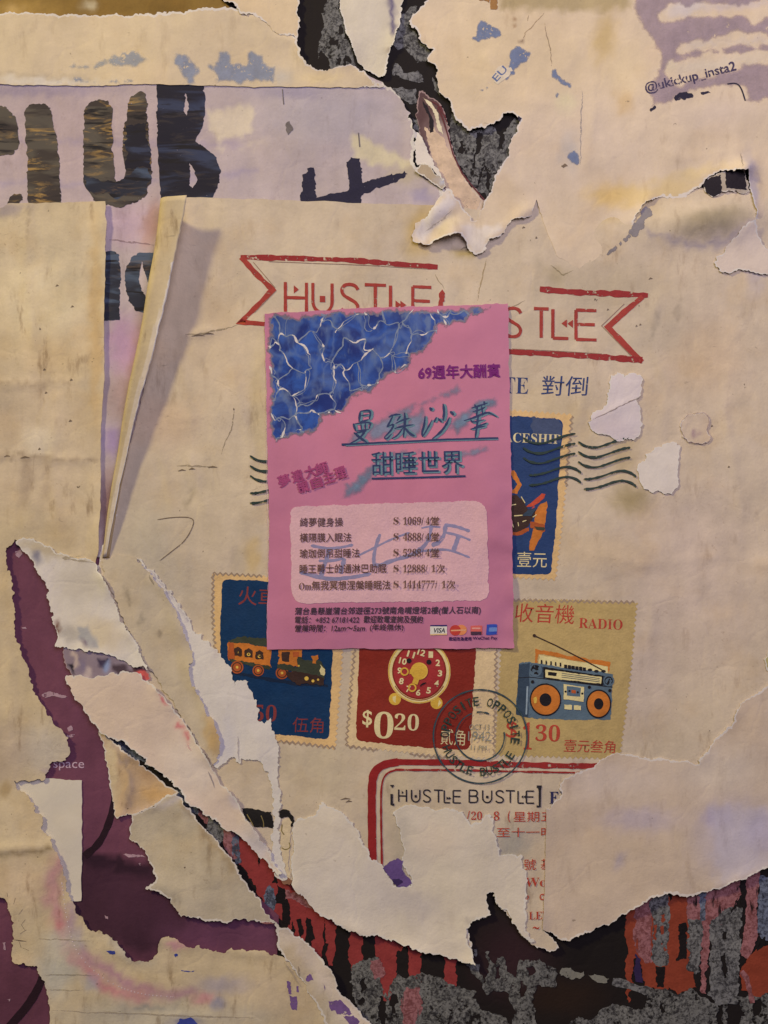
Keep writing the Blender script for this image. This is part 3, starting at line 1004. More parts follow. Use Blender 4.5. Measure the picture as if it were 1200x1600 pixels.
p.poly([(246, 128), (316, 128), (320, 148), (320, 175), (315, 200), (305, 220), (320, 230), (338, 245), (345, 265), (343, 285), (335, 300), (330, 312), (250, 312), (246, 250)], K_navy, .7,
       holes=[[(289, 143), (294, 160), (292, 183), (288, 175)], [(295, 252), (303, 265), (308, 280), (300, 293), (297, 290)]])
p.build('letter', club.o)
p = Print(club)
p.poly([(160, 393), (178, 392), (186, 398), (188, 430), (187, 500), (160, 503)], K_blue, .7)
p.build('letter', club.o)
p = Print(club)
p.poly([(194, 438), (197, 418), (204, 402), (214, 395), (244, 394), (262, 400), (262, 480), (226, 489), (212, 486), (200, 470)], K_blue, .7, holes=[[(221, 408), (226, 424), (232, 450), (230, 470), (222, 455), (216, 436)]])
p.build('letter', club.o)
p = Print(club)
I_navy = ink('navy_brush_ink', (34, 30, 46), 0.03, .25, size=8)
p.poly([(470, 318), (470, 300), (473, 296), (472, 272), (478, 270), (480, 262), (490, 261), (492, 270), (494, 308), (545, 296), (543, 262), (541, 252), (548, 244), (562, 246), (566, 262), (566, 285), (600, 275),
        (632, 266), (637, 271), (630, 278), (600, 290), (565, 305), (560, 322)], I_navy, .9)
p.build('brush_mark', club.o)
p = Print(club, .1, each=True)
I_smudge = ink('brown_smudge', (104, 92, 84), 0.45, .3, size=5)
p.poly([(446, 192), (452, 188), (458, 200), (455, 204), (450, 210), (447, 204)], I_smudge, .8)
p.stroke([(560, 206), (562, 228)], 2, I_smudge)
p.stroke([(441, 138), (443, 162)], 1.5, I_smudge)
p.build('smudge', club.o)
tag(club.o, 'lilac poster with big dark streaky letters reading CLUB', 'poster')

# ------------------------------------------------------------------ cream strips at the top
strip = Sheet('paper_strip', [('t', [(-60, 22), (120, 21), (260, 22), (348, 12), (384, 12), (408, 18), (426, 34), (440, 46), (452, 50), (460, 58), (467, 74), (468, 84), (478, 96), (490, 106), (504, 109), (530, 104), (548, 101), (560, 108), (578, 122), (600, 134)]),
                              ('c', [(560, 137), (440, 134), (300, 133), (120, 133), (-60, 132)])], 6.0, M_blank, (200, 174, 136),
              [('e', 380, 112, 14, 10, 0, (196, 176, 150), .7), ('e', 70, 128, 90, 6, 0, (214, 190, 166), .8), ('e', 440, 120, 16, 14, 0, (176, 168, 158), .5),
               ('l', [(-40, 116), (40, 118), (140, 122)], 4, (168, 148, 120), .5), ('e', 500, 122, 40, 8, 0, (206, 178, 128), .6)],
              [('edge', [(400, 27), (430, 58), (462, 64), (478, 96), (504, 109), (548, 101), (600, 134)], 4.0, 10)], spacing=5, seed=10, edgew=7)
I_wash = ink('faded_blue_print', (128, 136, 152), 0.36, .3, size=5, soft=0.9, opac=.62)
I_wash2 = ink('very_faded_blue_print', (140, 144, 150), 0.40, .3, size=6, soft=0.9, opac=.6)
wash(strip, 'faded_brush_character', [[(90, 105), (130, 98), (170, 88), (218, 77), (240, 98), (215, 108), (150, 112), (110, 108)]], I_wash2, 8)
wash(strip, 'faded_brush_character', [[(88, 123), (140, 122), (212, 126), (212, 135), (90, 135)]], I_wash, 7)
wash(strip, 'faded_brush_character', [[(264, 102), (284, 78), (298, 90), (314, 105), (310, 133), (290, 134), (280, 114)]], I_wash, 8)
wash(strip, 'faded_brush_character', [[(316, 98), (334, 100), (336, 78), (362, 76), (364, 96), (382, 98), (383, 77), (412, 78), (414, 94), (430, 98), (432, 132), (328, 133), (334, 116)]], I_wash, 8)
tag(strip.o, 'cream paper strip with faded blue brush characters above the lilac poster', 'paper strip')

upper = Sheet('paper_scrap', [('t', [(346, -60), (472, -60), (466, 10), (468, 40), (464, 62), (446, 56), (432, 52), (418, 38), (404, 28), (374, 20), (347, -2)])], 7.6, M_blank, (202, 174, 134), spacing=6, seed=11,
              lifts=[('edge', [(347, -2), (404, 28), (464, 62)], 1.5, 10)], edgew=5)
tag(upper.o, 'plain cream paper scrap beside the black gap at the top, over the blue brush strip', 'paper scrap', SCR)

tongue = Sheet('paper_scrap', [('t', [(524, -60), (638, -60), (630, 0), (624, 40), (616, 66), (606, 92), (601, 118)]), ('t', [(594, 120), (582, 114), (570, 108), (560, 98), (550, 72), (540, 46), (532, 18)])], 4.4, M_white, (198, 180, 150),
               [('l', [(609, -10), (612, 14), (617, 40), (614, 54)], 4.5, (96, 84, 104), .95), ('e', 606, 78, 6, 4, 0, (150, 128, 104), .6), ('e', 570, 40, 26, 50, 0, (202, 184, 158), .6)],
               [('edge', [(601, 118), (624, 40)], 4, 14), ('edge', [(560, 98), (532, 18)], 2.5, 12)], spacing=4, seed=12, edgew=4, jag=.9)
tag(tongue.o, 'pointed pale tongue of paper hanging down over the black gap at the top', 'paper scrap', SCR)

sliver = Sheet('paper_scrap', [('t', [(648, 204), (655, 208), (662, 222), (669, 236), (676, 252), (686, 268), (692, 284), (682, 274), (674, 262), (662, 256), (652, 258), (649, 236)])], 6.6, M_white, (208, 188, 166), spacing=3, seed=13, edgew=3, jag=.8,
               lifts=[('edge', [(662, 222), (676, 252), (692, 284)], 2.5, 8)])
tag(sliver.o, 'narrow white sliver of paper at the torn edge of the lilac poster, beside the tusk', 'paper scrap', SCR)
fold = Sheet('paper_scrap', [('t', [(648, 268), (656, 258), (664, 255), (674, 262), (681, 274), (694, 280), (696, 292), (692, 296), (672, 284)])], 7.4, M_lilac, (168, 144, 112), [('e', 690, 284, 8, 8, 0, (178, 172, 172), .9)], spacing=3, seed=14, edgew=2, jag=.7,
             lifts=[('edge', [(648, 268), (672, 284), (692, 296)], 3, 6)])
tag(fold.o, 'small brownish folded scrap between the navy brush mark and the white flap', 'paper scrap', SCR)
# ------------------------------------------------------------------ tall cream sheet down the left side
left = Sheet('paper_sheet', [('c', [(-60, 322), (0, 326), (20, 318), (50, 318), (165, 315), (165, 420), (163, 600), (158, 700), (157, 800), (155, 860)]),
                             ('t', [(150, 884), (120, 882), (80, 872), (40, 858), (24, 842), (10, 856), (10, 880), (18, 902), (20, 940), (24, 985), (34, 1020), (46, 1050), (55, 1085), (66, 1100), (82, 1124), (98, 1140), (108, 1152), (108, 1180), (100, 1188),
                                    (80, 1192), (70, 1218), (22, 1220), (28, 1236), (42, 1242), (56, 1262), (64, 1272), (66, 1290), (74, 1306), (84, 1326), (92, 1340), (98, 1355), (104, 1395), (114, 1412), (122, 1430), (140, 1453),
                                    (160, 1456), (184, 1470), (206, 1500), (232, 1503), (246, 1490), (252, 1466), (260, 1462), (276, 1466), (296, 1480), (312, 1476), (330, 1484), (345, 1488), (362, 1480), (400, 1484), (428, 1490),
                                    (452, 1500), (500, 1560), (560, 1660)]),
                             ('c', [(-60, 1660), (-60, 1640), (76, 1620)]), ('t', [(78, 1580), (74, 1550), (65, 1525), (58, 1508), (28, 1505), (19, 1494), (23, 1465), (19, 1430), (8, 1403), (-60, 1400)])], 8.0, M_left, (196, 170, 130),
             [('e', 80, 420, 110, 90, 0, (200, 176, 138), .8), ('e', 50, 700, 100, 140, 0, (190, 164, 132), .8), ('e', 150, 500, 12, 150, 0, (186, 148, 92), .7), ('e', 75, 470, 60, 50, 0, (206, 184, 146), .6),
              ('e', 90, 560, 50, 30, 0, (196, 164, 116), .6), ('e', 60, 690, 30, 24, 0, (206, 184, 152), .7), ('l', [(0, 712), (60, 716), (150, 720)], 4, (140, 116, 90), .6), ('l', [(0, 600), (60, 602), (110, 594)], 3.5, (160, 134, 102), .55),
              ('l', [(44, 720), (40, 790)], 7, (156, 130, 104), .5), ('l', [(74, 716), (76, 780)], 5, (160, 134, 106), .45), ('l', [(62, 600), (60, 660)], 4, (164, 138, 106), .4), ('e', 46, 335, 3, 46, 5, (150, 128, 98), .5),
              ('e', 10, 330, 36, 10, -10, (150, 132, 130), .7), ('e', 40, 850, 60, 60, 0, (184, 160, 122), .6), ('e', 30, 1010, 40, 150, 0, (186, 160, 124), .6), ('e', 70, 1170, 46, 40, 0, (184, 166, 144), .8), ('e', 84, 1208, 20, 10, 0, (160, 136, 142), .8),
              ('e', 10, 1180, 40, 60, 0, (160, 136, 118), .5), ('l', [(0, 1334), (40, 1330), (80, 1326)], 4, (132, 106, 66), .75), ('e', 8, 1236, 10, 14, 20, (150, 120, 76), .7), ('e', 30, 1290, 40, 34, 0, (202, 176, 140), .7), ('e', 35, 1380, 50, 40, 0, (204, 174, 138), .7),
              ('e', 34, 1500, 24, 10, 0, (204, 174, 132), .8),
              # washed out picture in the lower corner
              ('l', [(94, 1346), (84, 1370), (78, 1400), (90, 1430), (104, 1470)], 12, (186, 130, 128), .8), ('l', [(90, 1440), (104, 1475), (116, 1500), (140, 1520)], 9, (196, 122, 116), .85), ('l', [(116, 1420), (110, 1440), (126, 1480)], 9, (162, 130, 140), .8),
              ('l', [(120, 1500), (150, 1530), (180, 1552), (230, 1562)], 10, (192, 118, 118), .85), ('l', [(130, 1490), (160, 1510), (200, 1540), (260, 1556), (300, 1550)], 9, (166, 112, 126), .75), ('e', 320, 1560, 20, 8, -10, (196, 116, 122), .8), ('e', 276, 1476, 16, 8, 10, (196, 136, 136), .8),
              ('e', 200, 1480, 40, 16, 30, (170, 158, 140), .7), ('e', 90, 1520, 40, 40, 0, (176, 166, 146), .8), ('e', 100, 1470, 36, 20, 0, (184, 172, 150), .7), ('e', 230, 1590, 150, 30, 0, (186, 170, 144), .8), ('e', 350, 1540, 46, 16, 0, (164, 148, 146), .8), ('e', 120, 1560, 20, 40, 0, (194, 168, 128), .6),
              ('e', 145, 1536, 14, 12, 30, (146, 146, 150), .6), ('e', 230, 1575, 40, 6, 0, (132, 126, 118), .7), ('e', 340, 1568, 12, 8, -20, (132, 126, 142), .8), ('e', 290, 1598, 24, 8, 0, (110, 106, 134), .8), ('e', 430, 1560, 70, 40, 0, (190, 164, 130), .7), ('e', 380, 1590, 50, 20, 0, (186, 168, 140), .6),
              ('l', [(60, 1466), (140, 1470)], 2, (150, 130, 104), .6), ('l', [(70, 1522), (150, 1524)], 2.5, (150, 134, 112), .6), ('l', [(80, 1578), (250, 1586), (400, 1590)], 2.5, (154, 134, 112), .6), ('l', [(76, 1545), (130, 1546)], 2, (156, 138, 112), .5)],
             [('edge', [(165, 315), (163, 600), (157, 860)], 2.5, 16), ('edge', [(10, 880), (24, 985), (55, 1085), (108, 1152)], 1.5, 10), ('edge', [(92, 1340), (104, 1395), (140, 1453), (206, 1500), (252, 1466), (330, 1484), (428, 1490)], 2.0, 9), ('bump', 20, 1325, 70, 8, 3.0, -3), ('edge', [(-20, 712), (60, 716), (165, 722)], 1.6, 6), ('edge', [(-20, 600), (60, 603), (130, 594)], 1.3, 6), ('edge', [(46, 318), (40, 420), (56, 560)], 1.2, 7), ('edge', [(90, 620), (80, 740), (96, 840)], 1.2, 7), ('edge', [(-10, 940), (18, 1030), (14, 1150)], 1.2, 8), ('edge', [(60, 1470), (140, 1472)], 1.0, 4), ('edge', [(80, 1580), (250, 1586), (420, 1592)], 1.2, 5)],
             spacing=5.5, seed=15, edgew=0)
I_brown = ink('brown_scuff_mark', (112, 92, 70), 0.30, .3, size=4)
I_blue_s = ink('blue_speck', (58, 64, 128), 0.2, .2, size=5)
I_purple = ink('purple_print_remnant', (112, 80, 118), 0.22, .3, size=8)
I_dots = ink('pale_dotted_stitch', (206, 180, 184), 0.1, .2)
p = Print(left, each=True)
for a, b in [((25, 1402), (22, 1412)), ((36, 1420), (30, 1428)), ((40, 1436), (34, 1444)), ((34, 1444), (40, 1453)), ((42, 1452), (32, 1458)), ((30, 1468), (34, 1480)), ((22, 1467), (42, 1470)), ((36, 1480), (46, 1484)), ((12, 1394), (13, 1400))]:
    p.stroke([a, b], 1.8, I_brown, taper=.4, dz=False)
for x, y, l in [(70, 578, 4), (114, 480, 5), (90, 447, 5), (62, 702, 4), (40, 715, 14), (12, 713, 9), (64, 515, 2), (72, 614, 4), (110, 658, 5), (112, 594, 4), (42, 845, 8)]:
    p.stroke([(x - l / 2, y + 1), (x, y - 1), (x + l / 2, y)], 3.0, I_brown, taper=.5, dz=False)
p.build('scuff_mark', left.o)
p = Print(left, each=True)
for q in [[(166, 1485), (180, 1484), (181, 1489), (172, 1490)], [(272, 1491), (277, 1489), (278, 1493), (274, 1495)], [(283, 1515), (304, 1516), (302, 1518), (284, 1517)], [(280, 1592), (300, 1590), (310, 1600), (290, 1606), (276, 1602)]]:
    p.poly(q, I_blue_s, .6, dz=False)
p.build('blue_speck', left.o)
p = Print(left)
dl = resample(smooth([(96, 1380), (100, 1410), (104, 1436), (112, 1468), (124, 1492), (150, 1520), (180, 1540), (220, 1554), (270, 1558)]), 5)
for x, y in dl:
    p.poly(arc(x, y, 1.0, n=6), I_dots, 0, dz=False)
p.build('dotted_line', left.o)
p = Print(left, each=True)
for q in [[(448, 1532), (454, 1534), (456, 1552), (451, 1552)], [(452, 1554), (464, 1556), (464, 1578), (456, 1576)], [(464, 1536), (467, 1540), (466, 1550), (463, 1548)]]:
    p.poly(q, I_purple, .8, dz=False)
p.build('purple_remnant', left.o)
tag(left.o, 'tall worn cream sheet down the left side with a washed out pink picture below', 'paper sheet')

# ------------------------------------------------------------------ the big stamp poster
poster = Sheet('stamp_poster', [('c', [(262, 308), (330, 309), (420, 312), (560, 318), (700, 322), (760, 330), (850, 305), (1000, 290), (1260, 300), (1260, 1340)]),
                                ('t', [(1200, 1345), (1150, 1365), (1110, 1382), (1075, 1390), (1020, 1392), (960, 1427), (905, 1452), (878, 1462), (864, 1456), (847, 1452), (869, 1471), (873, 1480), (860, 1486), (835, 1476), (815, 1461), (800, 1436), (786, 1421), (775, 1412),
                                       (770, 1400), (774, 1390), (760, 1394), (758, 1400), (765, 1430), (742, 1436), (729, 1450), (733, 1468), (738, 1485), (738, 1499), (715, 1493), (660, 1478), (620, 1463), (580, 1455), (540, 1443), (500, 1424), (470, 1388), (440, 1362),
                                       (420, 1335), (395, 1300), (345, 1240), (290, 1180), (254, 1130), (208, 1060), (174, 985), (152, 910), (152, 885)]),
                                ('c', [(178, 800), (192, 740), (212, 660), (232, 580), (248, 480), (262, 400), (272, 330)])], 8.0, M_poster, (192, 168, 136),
               [('e', 330, 520, 80, 120, 0, (198, 170, 132), .7), ('e', 1050, 560, 140, 160, 0, (200, 174, 142), .8), ('e', 1080, 900, 130, 150, 0, (194, 168, 142), .8), ('e', 1100, 560, 60, 60, 0, (192, 160, 120), .6), ('e', 960, 450, 120, 40, 0, (176, 154, 122), .7),
                ('e', 1020, 520, 70, 40, -20, (164, 146, 120), .5), ('e', 290, 740, 70, 120, 0, (192, 168, 134), .6), ('e', 260, 660, 50, 40, 0, (192, 158, 122), .6), ('e', 230, 840, 50, 60, 0, (178, 160, 132), .7), ('e', 250, 900, 60, 60, 0, (178, 160, 134), .7),
                ('e', 660, 360, 26, 50, 20, (184, 150, 84), .8), ('e', 724, 396, 16, 8, 10, (160, 132, 66), .8), ('e', 405, 640, 14, 120, 0, (190, 164, 116), .6), ('e', 395, 870, 14, 30, 0, (180, 148, 92), .7), ('e', 960, 320, 60, 26, 0, (206, 172, 108), .8),
                ('e', 1110, 346, 62, 20, -10, (134, 117, 88), .85), ('p', [(1000, 356), (1040, 372), (1090, 382), (1130, 372), (1172, 346), (1180, 352), (1140, 386), (1100, 392), (1050, 384), (1010, 370)], 4, (158, 140, 132), .8), ('e', 1180, 420, 14, 40, 0, (160, 144, 142), .6), ('e', 870, 660, 80, 60, 0, (196, 168, 122), .5), ('e', 985, 780, 30, 24, 0, (148, 126, 82), .8), ('e', 975, 700, 20, 60, 10, (182, 154, 104), .6), ('e', 940, 860, 80, 30, 0, (196, 166, 126), .6),  # grey-brown damp stain mixed with painted shade under the bulge
                ('e', 620, 1220, 30, 60, 0, (178, 156, 118), .5), ('e', 500, 1200, 60, 60, 0, (188, 166, 130), .6), ('e', 640, 1330, 30, 50, 0, (140, 130, 112), .4), ('e', 800, 1320, 30, 30, 0, (156, 146, 128), .7), ('e', 930, 1110, 60, 60, 0, (192, 168, 142), .7), ('e', 1000, 1050, 50, 90, 0, (186, 162, 138), .7),
                ('l', [(290, 524), (340, 516), (374, 506)], 2.6, (120, 104, 78), .7), ('l', [(366, 640), (362, 672), (352, 690), (346, 710)], 2, (110, 92, 70), .4), ('l', [(276, 728), (340, 730)], 3, (130, 112, 86), .5), ('l', [(300, 770), (292, 790)], 5, (150, 130, 100), .6),
                ('l', [(680, 428), (694, 452)], 1.6, (140, 116, 80), .6), ('l', [(760, 405), (752, 440), (746, 470)], 2.2, (150, 120, 66), .7), ('l', [(738, 380), (720, 390)], 2, (90, 76, 52), .6), ('l', [(1030, 490), (1020, 520)], 4, (140, 124, 100), .5), ('l', [(1062, 468), (1056, 500)], 4, (140, 122, 98), .5),
                ('l', [(820, 470), (780, 490)], 1.8, (130, 108, 80), .5), ('l', [(860, 415), (880, 430), (896, 422)], 2.2, (130, 112, 78), .6), ('e', 868, 430, 20, 16, 20, (168, 146, 106), .6), ('l', [(840, 405), (836, 470)], 5, (172, 152, 122), .5)],
               [('bump', 1090, 350, 95, 28, 15.0, -6), ('bump', 905, 640, 10, 60, 1.5, 20), ('bump', 330, 420, 20, 160, 2.0, 12), ('bump', 600, 1120, 90, 20, 1.0, 0), ('edge', [(290, 524), (340, 515), (400, 505)], 1.8, 7), ('edge', [(280, 560), (300, 640), (296, 720), (322, 800)], 1.4, 8), ('edge', [(1030, 460), (1012, 530), (1040, 600), (1030, 700)], 1.5, 8), ('edge', [(900, 860), (1000, 880), (1120, 872), (1220, 884)], 1.6, 9), ('edge', [(1150, 480), (1130, 640), (1160, 800), (1140, 960)], 1.5, 9), ('edge', [(240, 870), (270, 800), (250, 700)], 1.5, 8), ('edge', [(1020, 940), (1010, 1040), (1040, 1120)], 1.3, 8), ('edge', [(360, 560), (392, 700), (380, 860)], 1.2, 8)], spacing=5.5, seed=16, edgew=4)

# rolled left edge: the paper curls up out of the wall and over to the right
def build_roll():
    T = np.linspace(0, 1, 70)
    ya = np.interp(T, [0, 1], [318, 872])
    xl = np.interp(ya, [309, 400, 500, 600, 700, 760, 800, 872], [256, 244, 227, 205, 187, 176, 170, 161])
    w = np.interp(ya, [309, 400, 470, 550, 620, 700, 800, 872], [42, 35, 32, 27, 22, 14, 9, 3])
    n = 26
    V, tint, edge = [], [], []
    rr = random.Random(3)
    for j, (y, x0, ww) in enumerate(zip(ya, xl, w)):
        x0 += .5 * math.sin(j * .27) * min(1, ww / 15)
        r = ww * 0.40
        ragged = (rr.uniform(-.9, .8) + .5 * math.sin(j * .43)) * min(1, ww / 22)
        base = float(poster.h(x0 + r, y))
        for i in range(n):
            u = i / (n - 1)
            if u < 0.12:
                x, z = x0 + r + (0.12 - u) / 0.12 * 9, base + 0.35
            elif u < 0.62:
                a = (u - 0.12) / 0.5 * math.pi
                x, z = x0 + r - r * math.sin(a), base + 0.35 + r * (1 - math.cos(a))
            else:
                k = (u - 0.62) / 0.38
                x = x0 + r + k * (ww - r + 3 + ragged)
                z = base + 0.35 + 2 * r * (1 + 0.08 * k + 0.03 * math.sin(j * .31) * k)
            V.append((x, y - (0 if u < .3 else 3 * (u - .3)), z))
            c = np.array(A((160, 132, 88))) * (1 - u) + np.array(A((188, 164, 126))) * u if (j < 22 or u < .93 - .26 * j / 70) else np.array(A((194, 172, 144)))
            tint.append(c)
            edge.append(max(0, (u - .86) / .14) if j > 12 else 0)
    F = [(j * n + i, j * n + i + 1, (j + 1) * n + i + 1, (j + 1) * n + i) for j in range(len(T) - 1) for i in range(n - 1)]
    o = mk('rolled_edge', V, F, M_left, poster.o, tint=np.array(tint), edge=edge)
    m = o.modifiers.new('thickness', 'SOLIDIFY')
    m.thickness = 0.6 * S
    m.offset = 0
    o['label'] = 'rolled up ochre underside of the paper with a torn white lip'


build_roll()

R_red = ink('red_stamp_ink', (152, 54, 42), 0.30, .22, size=6)
R_red2 = ink('red_worn_ink', (140, 40, 36), 0.42, .2, size=7)
R_redc = ink('red_frame_ink', (138, 34, 32), 0.14, .2, size=6)
R_txt = ink('red_text_ink', (168, 60, 42), 0.22, .2, size=4)
R_hair = ink('thin_pencil_ink', (140, 108, 84), 0.35, .2, size=5)
K_txt = ink('black_text_ink', (42, 36, 40), 0.10, .2, size=4)
B_txt = ink('navy_text_ink', (44, 56, 92), 0.30, .25, size=5)
G_ink = ink('green_black_cancel_ink', (44, 56, 48), 0.26, .3, size=5)
C_txt = ink('cream_text_ink', (208, 184, 130), 0.14, .2, size=5)
FR = lambda s: s


def letters(p, word, x, y, slope, m, sw):
    """thin grotesque capitals: word is a list of (letter, dx, width, height, mark)"""
    p.g += 1 if p.F else 0
    for ch, dx, w, h, mark in word:
        ox, oy = x + dx, y + dx * slope

        def q(u, v):
            return (ox + u * w, oy + u * w * slope + v * h)

        def s(*pts):
            p.stroke([q(*a) for a in pts], sw, m, vary=.10, dz=False)
        if ch == 'H':
            s((0, 0), (0, 1)); s((1, 0), (1, 1)); s((0, .52), (1, .52))
            p.poly([q(.40, .10), q(.64, .24), q(.40, .38)], m, 0, dz=False)
        elif ch == 'U':
            s(*[(0, 0), (0, .62)] + [(.5 - .5 * math.cos(a), .62 + .38 * math.sin(a)) for a in np.linspace(.15, math.pi - .15, 12)] + [(1, .62), (1, 0)])
            d = 0.14
            p.poly([q(.5 - d, .5 - d * .5), q(.5 + d, .5 - d * .5), q(.5 + d, .5 + d), q(.5 - d, .5 + d)], m, 0, dz=False)
        elif ch == 'S':
            s(*smooth([(.95, .18), (.80, .04), (.5, 0), (.2, .04), (.05, .2), (.15, .38), (.5, .5), (.85, .62), (.97, .8), (.8, .96), (.5, 1), (.2, .97), (.04, .84)], 2))
        elif ch == 'T':
            s((0, 0), (1, 0)); s((.5, 0), (.5, 1))
        elif ch == 'L':
            s((.1, 0), (.1, 1)); s((.1, 1), (1, 1))
            if mark == 'r':
                for k in (.45, .8):
                    p.poly([q(k, .50), q(k + .42, .64), q(k, .78)], m, 0, dz=False)
            else:
                for k in (.60, .95):
                    p.poly([q(k + .32, .34), q(k, .48), q(k + .32, .62)], m, 0, dz=False)
        elif ch == 'E':
            s((0, 0), (0, 1)); s((0, 0), (1, 0)); s((0, .48), (.92, .48)); s((0, 1), (1, 1))
        elif ch == 'B':
            s((0, 0), (0, 1)); s(*smooth([(0, 0), (.7, 0), (.95, .1), (.95, .38), (.7, .48), (0, .48)], 1)); s(*smooth([(0, .48), (.8, .48), (1, .6), (1, .88), (.8, 1), (0, 1)], 1))
        elif ch == '|':
            s((0, 0), (0, 1))
    p.eps += p.STEP


p = Print(poster)
p.stroke([(684, 417), (620, 413), (540, 407), (460, 404), (376, 402)], 8, R_red2, vary=.25)
p.stroke([(377, 402), (400, 428), (426, 453), (402, 478), (376, 503), (420, 507)], 8, R_red, vary=.2)
p.stroke([(396, 410), (430, 450)], 1.2, R_hair)
p.stroke([(432, 454), (398, 488)], 1.0, R_hair)
p.stroke([(420, 409), (540, 414), (668, 420)], 1.0, R_hair)
letters(p, [('H', 0, 33, 46, ''), ('U', 43, 30, 46, ''), ('S', 86, 29, 46, ''), ('T', 124, 33, 46, ''), ('L', 162, 22, 46, 'r'), ('E', 199, 29, 46, '')], 446, 441, .035, R_red, 5)
p.poly([(686, 458), (691, 452), (694, 456), (692, 478), (684, 480)], R_red, 1)
p.build('ribbon_banner', poster.o, 'red ribbon outline with the word HUSTLE, cut off by the pink flyer')
p = Print(poster)
p.stroke([(843, 452), (900, 457), (960, 459), (1012, 462)], 9, R_red2, vary=.3)
p.stroke([(1004, 464), (975, 488), (950, 511), (976, 540), (1003, 566)], 9, R_red, vary=.2)
p.stroke([(1003, 563), (940, 558), (880, 554), (785, 549)], 9, R_red2, vary=.25)
p.stroke([(975, 475), (940, 509), (985, 556)], 1.2, R_hair)
p.stroke([(940, 553), (860, 548), (800, 545)], 1.0, R_hair)
letters(p, [('S', 0, 27, 45, ''), ('T', 46, 23, 45, ''), ('L', 73, 27, 45, 'l'), ('E', 112, 32, 46, '')], 788, 481, .03, R_red, 5)
p.build('ribbon_banner', poster.o, 'red ribbon outline ending in the letters STLE, right of the pink flyer')
p = Print(poster)
p.text(serif('TE'), 786, 614, 39, 25, B_txt, rot=2, bold=-0.005)
p.text('對倒', 845, 618, 71, 31, B_txt, rot=1, shear=.08)
p.build('lettering', poster.o, 'dark blue title lettering')

# ---- postage stamps printed on the poster
I_edge = ink('stamp_border_orange', (206, 164, 106), 0.0, .2, size=14)
I_edge2 = ink('stamp_border_cream', (204, 172, 124), 0.0, .2, size=14)
I_perf = ink('perforation_shade', (150, 124, 98), 0.36, .3, size=5)  # brown wavy line printed along the perforations
I_tblue = ink('train_stamp_blue', (6, 46, 74), 0.0, .22, size=10)
I_sblue = ink('spaceship_stamp_blue', (36, 56, 90), 0.0, .25, size=10)
I_sgrey = ink('spaceship_stamp_faded', (64, 72, 92), 0.3, .25, size=14)
I_cred = ink('clock_stamp_red', (124, 38, 26), 0.0, .16, size=10)
I_roch = ink('radio_stamp_ochre', (174, 144, 88), 0.0, .22, size=22)
I_or = ink('toy_orange', (184, 104, 38), 0.0, .35, size=6)
I_or2 = ink('toy_dark_orange', (160, 76, 34), 0.0, .35, size=6)
I_yel = ink('toy_yellow', (206, 164, 66), 0.0, .3, size=6)
I_grn = ink('toy_dark_green', (56, 58, 42), 0.0, .4, size=6)
I_brn = ink('toy_brown', (58, 38, 30), 0.0, .3, size=6)
I_dkbl = ink('dark_blue_shade', (20, 34, 52), 0.1, .2, size=6)
I_face = ink('clock_face_red', (150, 44, 42), 0.0, .2, size=8)
I_gold = ink('clock_gold', (198, 152, 54), 0.0, .25, size=8)
I_ring = ink('clock_ring_cream', (212, 182, 120), 0.08, .2, size=6)
I_slateb = ink('radio_slate_blue', (84, 98, 104), 0.0, .28, size=8)
I_slated = ink('radio_dark_slate', (50, 62, 72), 0.0, .25, size=8)
I_crm = ink('radio_cream', (206, 184, 124), 0.0, .2, size=8)
I_blk = ink('picture_black', (26, 22, 24), 0.0, .2)


def perforated(p, pts, m, pitch=8.5, r=2.0):
    """border outline with a scalloped edge"""
    q = resample(list(pts) + [pts[0]], pitch / 4)
    n = len(q) - 1
    out = []
    for i in range(n):
        a, b = q[i - 1 if i else n - 1], q[i + 1]
        dx, dy = b[0] - a[0], b[1] - a[1]
        l = math.hypot(dx, dy) or 1
        k = r * math.sin(i * math.pi / 2)
        out.append((q[i][0] + dy / l * k, q[i][1] - dx / l * k))
    p.poly(out, m, .3)
    return out


def stamp(pts, m, edge_runs):
    p = Print(poster)
    perforated(p, pts, m)
    for run in edge_runs:
        w = []
        q = resample(run, 2.2)
        for i, (x, y) in enumerate(q):
            a, b = q[max(0, i - 1)], q[min(len(q) - 1, i + 1)]
            l = math.dist(a, b) or 1
            k = 2.0 * math.sin(i * math.pi / 2)
            w.append((x + (b[1] - a[1]) / l * k, y - (b[0] - a[0]) / l * k))
        p.stroke(w, 2.4, I_perf, vary=.3, step=3)
    return p.build('stamp', poster.o)


# train stamp
st = stamp([(333, 896), (440, 902), (540, 908), (534, 1040), (524, 1170), (428, 1158), (338, 1150)], I_edge, [[(333, 896), (332, 960), (336, 1016)], [(333, 896), (410, 900)], [(428, 1157), (524, 1168)]])
st['label'] = 'blue postage stamp with a toy train and orange border'
p = Print(poster, .14)
p.poly(rrect([(347, 905), (440, 909), (526, 914), (514, 1156), (430, 1147), (342, 1140)], [10, 0, 10, 10, 0, 8]), I_tblue, .5)
p.build('panel', st)
p = Print(poster, .26)
p.poly([(362, 1048), (420, 1058), (470, 1066), (512, 1070), (512, 1074), (462, 1072), (400, 1060), (362, 1053)], I_dkbl, .6)
p.poly([(356, 1004), (380, 1002), (424, 1013), (425, 1043), (400, 1040), (357, 1031)], I_or, .8)
p.poly([(357, 1000), (380, 994), (420, 999), (432, 1006), (430, 1011), (357, 1003)], I_grn, .6)
p.poly([(357, 1028), (424, 1040), (422, 1046), (362, 1034)], I_grn, .6)
for x, y in [(372, 1020), (389, 1022), (406, 1025)]:
    p.poly([(x - 6, y - 7), (x, y - 10), (x + 6, y - 6), (x + 6, y + 5), (x - 6, y + 4)], I_brn, .5, dz=False)
    p.poly(arc(x, y, 3, 2.6, n=8), I_yel, .4)
